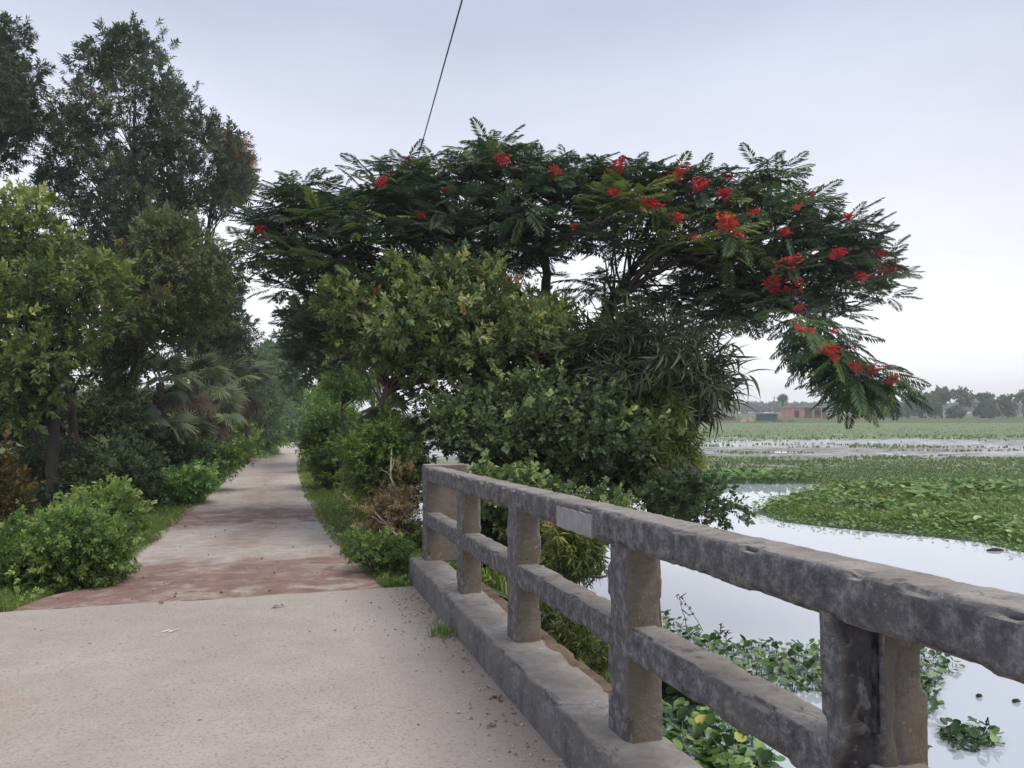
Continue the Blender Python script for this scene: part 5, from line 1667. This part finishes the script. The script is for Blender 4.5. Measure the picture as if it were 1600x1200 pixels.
# utility pole on the far shore
up_ = at(1210, 653, 228)
pole = thing('utility_pole', 'thin grey utility pole left of the lone palm on the far shore', 'pole', up_)
mb = MB(); mb.tube([(0, 0, -.5), (0, 0, 6.2)], [.14, .10], 8); local('post', pole, mb, M['pole'])
mb = MB(); mb.box(-.6, .6, -.05, .05, 5.6, 5.72); local('crossarm', pole, mb, M['pole'])

# palmyra palm
pb = at(1223, 653, 240)
pc = at(1223, 623, 240)
palm = thing('palmyra_palm', 'lone round-headed palm standing beside the brick house', 'palm', pb)
mb = MB(); mb.tube([(0, 0, -.4), (.05, 0, 1.5), ((pc - pb)[0], (pc - pb)[1], (pc - pb)[2])], [.38, .28, .24], 8); obj('trunk', mb.mesh('trunk', smooth=True), M['bark'], palm)
me = mesh_np('leaf', *FAN[0]); me.materials.append(M['fan'])
rng = RNG(404)
for q in range(30):
    z = -.6 + 1.55 * (q + .5) / 30; a_ = q * 2.399
    D_ = np.array([math.cos(a_) * math.sqrt(max(0, 1 - z * z)), math.sin(a_) * math.sqrt(max(0, 1 - z * z)), z])
    R = rotmat(D_, (0, 0, 1), rng.normal(0, .5))
    o = bpy.data.objects.new('leaf', me); COL.objects.link(o); o.parent = palm
    mt = Matrix.Identity(4)
    for p in range(3):
        for c_ in range(3): mt[p][c_] = R[p, c_] * 1.1
        mt[p][3] = (pc - pb)[p]
    o.matrix_local = mt

def far_tree(label, x, d, poly, nc, r, seed, size=2.0, thick=2.5, tint=.4, r0=.22, squash=.6, per=18, trunk=None):
    b = at(x, 641 + (1.5 + .75) * F / d, d)
    return plant('far_tree', label, 'tree', x, d, poly, thick, nc, r, per, 'far', size, 'fargreen', seed=seed, base=b, r0=r0, r1=.08, rb=.05, tint=(tint, .12, .12), squash=squash, group='trees on the far shore', trunk=trunk)
far_tree('small conical dark tree left of the dense grove on the far shore', 1398, 232, [(1376, 651), (1385, 640), (1395, 628), (1404, 630), (1408, 645), (1410, 652)], 26, .9, 411, 1.2)
far_tree('wide dense grove tree with flat top on the far shore', 1440, 236, [(1410, 650), (1412, 625), (1425, 618), (1450, 617), (1462, 622), (1466, 652)], 60, 1.1, 412, 1.4)
far_tree('umbrella crowned tree rising behind the dense grove', 1472, 240, [(1452, 620), (1462, 610), (1475, 607), (1486, 612), (1484, 625), (1468, 632)], 34, .8, 413, 1.1)
far_tree('tallest airy tree with a rounded open crown on the far shore', 1500, 234, [(1484, 618), (1492, 606), (1503, 603), (1514, 608), (1522, 620), (1525, 635), (1508, 638), (1500, 628), (1488, 632)], 34, .8, 414, .9, trunk=[(1500, 640, 234), (1501, 620, 234)])
far_tree('low dark bush under the tallest airy tree', 1492, 230, [(1478, 652), (1482, 640), (1500, 638), (1506, 652)], 24, .8, 415, 1.1)
far_tree('flat wispy tree right of the tallest airy tree', 1538, 236, [(1522, 622), (1530, 616), (1550, 616), (1558, 622), (1540, 626)], 18, .6, 416, .9, squash=.3, trunk=[(1540, 640, 236), (1540, 624, 236)])
far_tree('rounded dark tree under the flat wispy tree', 1535, 232, [(1524, 652), (1526, 632), (1538, 625), (1552, 630), (1560, 652)], 34, .9, 417, 1.2)
far_tree('open crowned tree left of the right edge tree', 1575, 234, [(1562, 650), (1560, 630), (1566, 618), (1580, 618), (1586, 632), (1584, 650)], 30, .9, 418, 1.1)
far_tree('tree with layered branches at the right picture edge', 1600, 234, [(1582, 622), (1590, 612), (1615, 612), (1640, 625), (1620, 632), (1600, 628), (1588, 630)], 34, .9, 419, 1.0, trunk=[(1598, 640, 234), (1600, 622, 234)])
far_tree('spreading small tree behind the tip of the drooping flowering branch', 1338, 226, [(1318, 640), (1324, 628), (1340, 624), (1356, 630), (1352, 642), (1330, 645)], 28, .8, 420, 1.0)
far_tree('thin dark shrub at the left end of the brown wall', 1075, 215, [(1068, 652), (1070, 643), (1080, 641), (1084, 653)], 12, .6, 421, .9)

# low hazy woods on the horizon
def woods(name, x0, x1, d0, n_, h0, h1, seed):
    r2 = RNG(seed)
    x = r2.uniform(x0, x1, n_); d = d0 + r2.uniform(-25, 25, n_)
    hn = vnoise(np.stack([x * .03, x * 0, x * 0], -1), seed) * .7 + vnoise(np.stack([x * .12, x * 0, x * 0], -1), seed + 1) * .3
    top = h0 + (h1 - h0) * hn
    z = -.75 + (top + .75) * np.sqrt(r2.random(n_))
    p = at(x, 641.0, d); p[:, 2] = z
    D = r2.normal(0, 1, (n_, 3)); D[:, 2] = np.abs(D[:, 2])
    return scatter(name, LEAF['far'], p, rots(D, r2), np.full(n_, d0 / 130.), .4 + r2.normal(0, .15, n_), M['fargreen'])
woods('far_woods', 880, 1720, 545, 6500, 2.2, 6.5, 431)
woods('left_woods', -250, 470, 150, 6000, 3.5, 6.0, 433)

# ------------------------------------------------------------------ power line
M['cable'] = plain('black_cable', (0.03, 0.03, 0.032), .6, .1, 3)
wa, wb_ = at(722, 0, 9.0), at(655, 240, 15.0)
dv = (wb_ - wa) / 6.0
p_near, p_far = wa - dv * 14, wa + dv * 31
tt = np.linspace(0, 1, 60)[:, None]
LN = p_near + (p_far - p_near) * tt
tag(obj('overhead_cable', (lambda mb: (mb.tube(LN, .0095, 6), mb.mesh('overhead_cable', LN[0], True))[1])(MB()), M['cable'], loc=tuple(LN[0])), 'single black overhead cable dropping from the top edge into the tree crown', 'cable')
gpz = float(ground(p_far[0], p_far[1]))
mb = MB(); mb.tube([(p_far[0], p_far[1], gpz - .3), (p_far[0], p_far[1], p_far[2] + .25)], [.14, .10], 8)
tag(obj('cable_pole', mb.mesh('cable_pole', (p_far[0], p_far[1], gpz), True), M['pole'], loc=(p_far[0], p_far[1], gpz)), 'grey pole hidden behind the foliage that carries the overhead cable', 'pole')

# ------------------------------------------------------------------ litter on the deck and road
M['paper'] = plain('white_paper', (0.78, 0.78, 0.82), .8, .05, 20)
M['stone'] = plain('pale_grit', (0.45, 0.41, 0.37), .9, .35, 60)
M['dryleaf'] = plain('dry_brown_leaf', (0.15, 0.11, 0.08), .9, .35, 30)
def on_deck(x, y):
    n_ = np.array([0, SL, 1.0]); q = ray(x, y)
    t = -(EYE @ n_ - .012) / (q @ n_)
    return EYE + q * t
p = on_deck(267, 987)
r2 = RNG(501)
mb = MB()
for (cx, cy, w, h, a_, ti) in ((-.035, 0, .05, .018, .3, .012), (.03, .012, .05, .015, -.2, .016), (.0, -.012, .03, .012, .8, .008)):
    c_, s_ = math.cos(a_), math.sin(a_)
    pts = [(cx + c_ * u - s_ * v, cy + s_ * u + c_ * v, .004 + ti * (u > 0) + .006 * (abs(u) < .01)) for u, v in ((-w / 2, -h / 2), (0, -h / 2), (w / 2, -h / 2), (w / 2, h / 2), (0, h / 2), (-w / 2, h / 2))]
    mb.add(pts, [(0, 1, 4, 5), (1, 2, 3, 4)])
tag(obj('paper_scrap', mb.mesh('paper_scrap'), M['paper'], loc=tuple(p)), 'torn white paper scrap lying on the bridge deck', 'paper')
# stick near the kerb at the bottom edge
p = on_deck(868, 1190)
mb = MB(); mb.box(-.05, .05, -.008, .008, .002, .012)
o = tag(obj('wood_chip', mb.mesh('wood_chip'), M['palebark'], loc=tuple(p)), 'pale flat chip of wood by the kerb at the bottom edge', 'chip'); o.rotation_euler = (0, 0, -.25)
lv = t_leaf(.3, .12, .2)
for k, (x, y, w, lab) in enumerate([(778, 1094, .09, 'curled dark dry leaf on the deck near the kerb'), (438, 949, .08, 'dark dry leaf on the deck just before the earth road'), (252, 942, .06, 'dark clod on the joint between deck and earth road'), (764, 1137, .05, 'small brown dry leaf below the curled dark leaf')]):
    p = on_deck(x, y)
    mb = MB(); mb.add(lv[0] * w * [1.3, 1, 1] + [0, 0, .012], lv[1]); mb.add(lv[0] * w * .7 * [-1, -.8, 1.4] + [.01, 0, .014], lv[1])
    o = tag(obj('dry_leaf', mb.mesh('dry_leaf'), M['dryleaf'], loc=tuple(p)), lab, 'leaf'); o.rotation_euler = (0, 0, k * 1.7)
# leaf crumbs and soil swept against the kerb
n_ = 260
rr_ = RNG(520)
Y = np.where(rr_.random(n_) < .45, rr_.normal(6.6, .55, n_), rr_.uniform(1.6, 7.6, n_)); Y = np.clip(Y, 1.5, 7.6)
X = 1.20 - rr_.exponential(.13, n_)
D = rr_.normal(0, 1, (n_, 3)); D[:, 2] *= .15
scatter('leaf_crumbs', [lv], np.stack([X, Y, zd(Y) + .018], 1), rots(D, rr_, rollv=.5), rr_.uniform(.008, .032, n_), rr_.uniform(0, .5, n_), M['dryleaf'])
# grit, thicker beside the kerb
n_ = 1500
X = np.where(RNG(502).random(n_) < .55, 1.19 - RNG(503).exponential(.16, n_), RNG(504).uniform(-2.6, 1.15, n_))
Y = RNG(505).uniform(1.4, 7.6, n_)
ico = np.array([(0, 0, 1), (.9, 0, .2), (-.4, .8, .3), (-.5, -.7, .2), (.1, .1, -.4)]); icf = np.array([(0, 1, 2), (0, 2, 3), (0, 3, 1), (1, 4, 2), (2, 4, 3), (3, 4, 1)])
a = RNG(506).uniform(0, 6.28, n_)
Rq = np.zeros((n_, 3, 3)); Rq[:, 0, 0] = np.cos(a); Rq[:, 0, 1] = -np.sin(a); Rq[:, 1, 0] = np.sin(a); Rq[:, 1, 1] = np.cos(a); Rq[:, 2, 2] = 1
scatter('grit', [(ico, icf)], np.stack([X, Y, zd(Y) + .015], 1), Rq, RNG(507).gamma(2, .0022, n_), np.zeros(n_), M['stone'])
n_ = 500
Y = 7.9 + 22 * RNG(510).random(n_) ** 1.6
X = road_l(Y) + (road_r(Y) - road_l(Y)) * RNG(511).random(n_)
a = RNG(512).uniform(0, 6.28, n_)
Rq = np.zeros((n_, 3, 3)); Rq[:, 0, 0] = np.cos(a); Rq[:, 0, 1] = -np.sin(a); Rq[:, 1, 0] = np.sin(a); Rq[:, 1, 1] = np.cos(a); Rq[:, 2, 2] = 1
scatter('road_stones', [(ico, icf)], np.stack([X, Y, zroad(Y) + .012], 1), Rq, RNG(513).gamma(2, .003, n_), np.zeros(n_), M['earth'])

# ------------------------------------------------------------------ haze
HAZE = 0.0009
m = bpy.data.materials.new('haze'); m.use_nodes = True
nt = m.node_tree; nt.nodes.clear()
o_ = nt.nodes.new('ShaderNodeOutputMaterial'); pv = nt.nodes.new('ShaderNodeVolumePrincipled')
pv.inputs['Color'].default_value = (0.93, 0.97, 1.0, 1)
pv.inputs['Density'].default_value = HAZE
pv.inputs['Anisotropy'].default_value = 0.2
nt.links.new(pv.outputs[0], o_.inputs['Volume'])
mb = MB(); mb.box(-640, 960, -205, 720, WATER - 2.2, 19.0)
obj('haze', mb.mesh('haze'), m, kind='stuff')
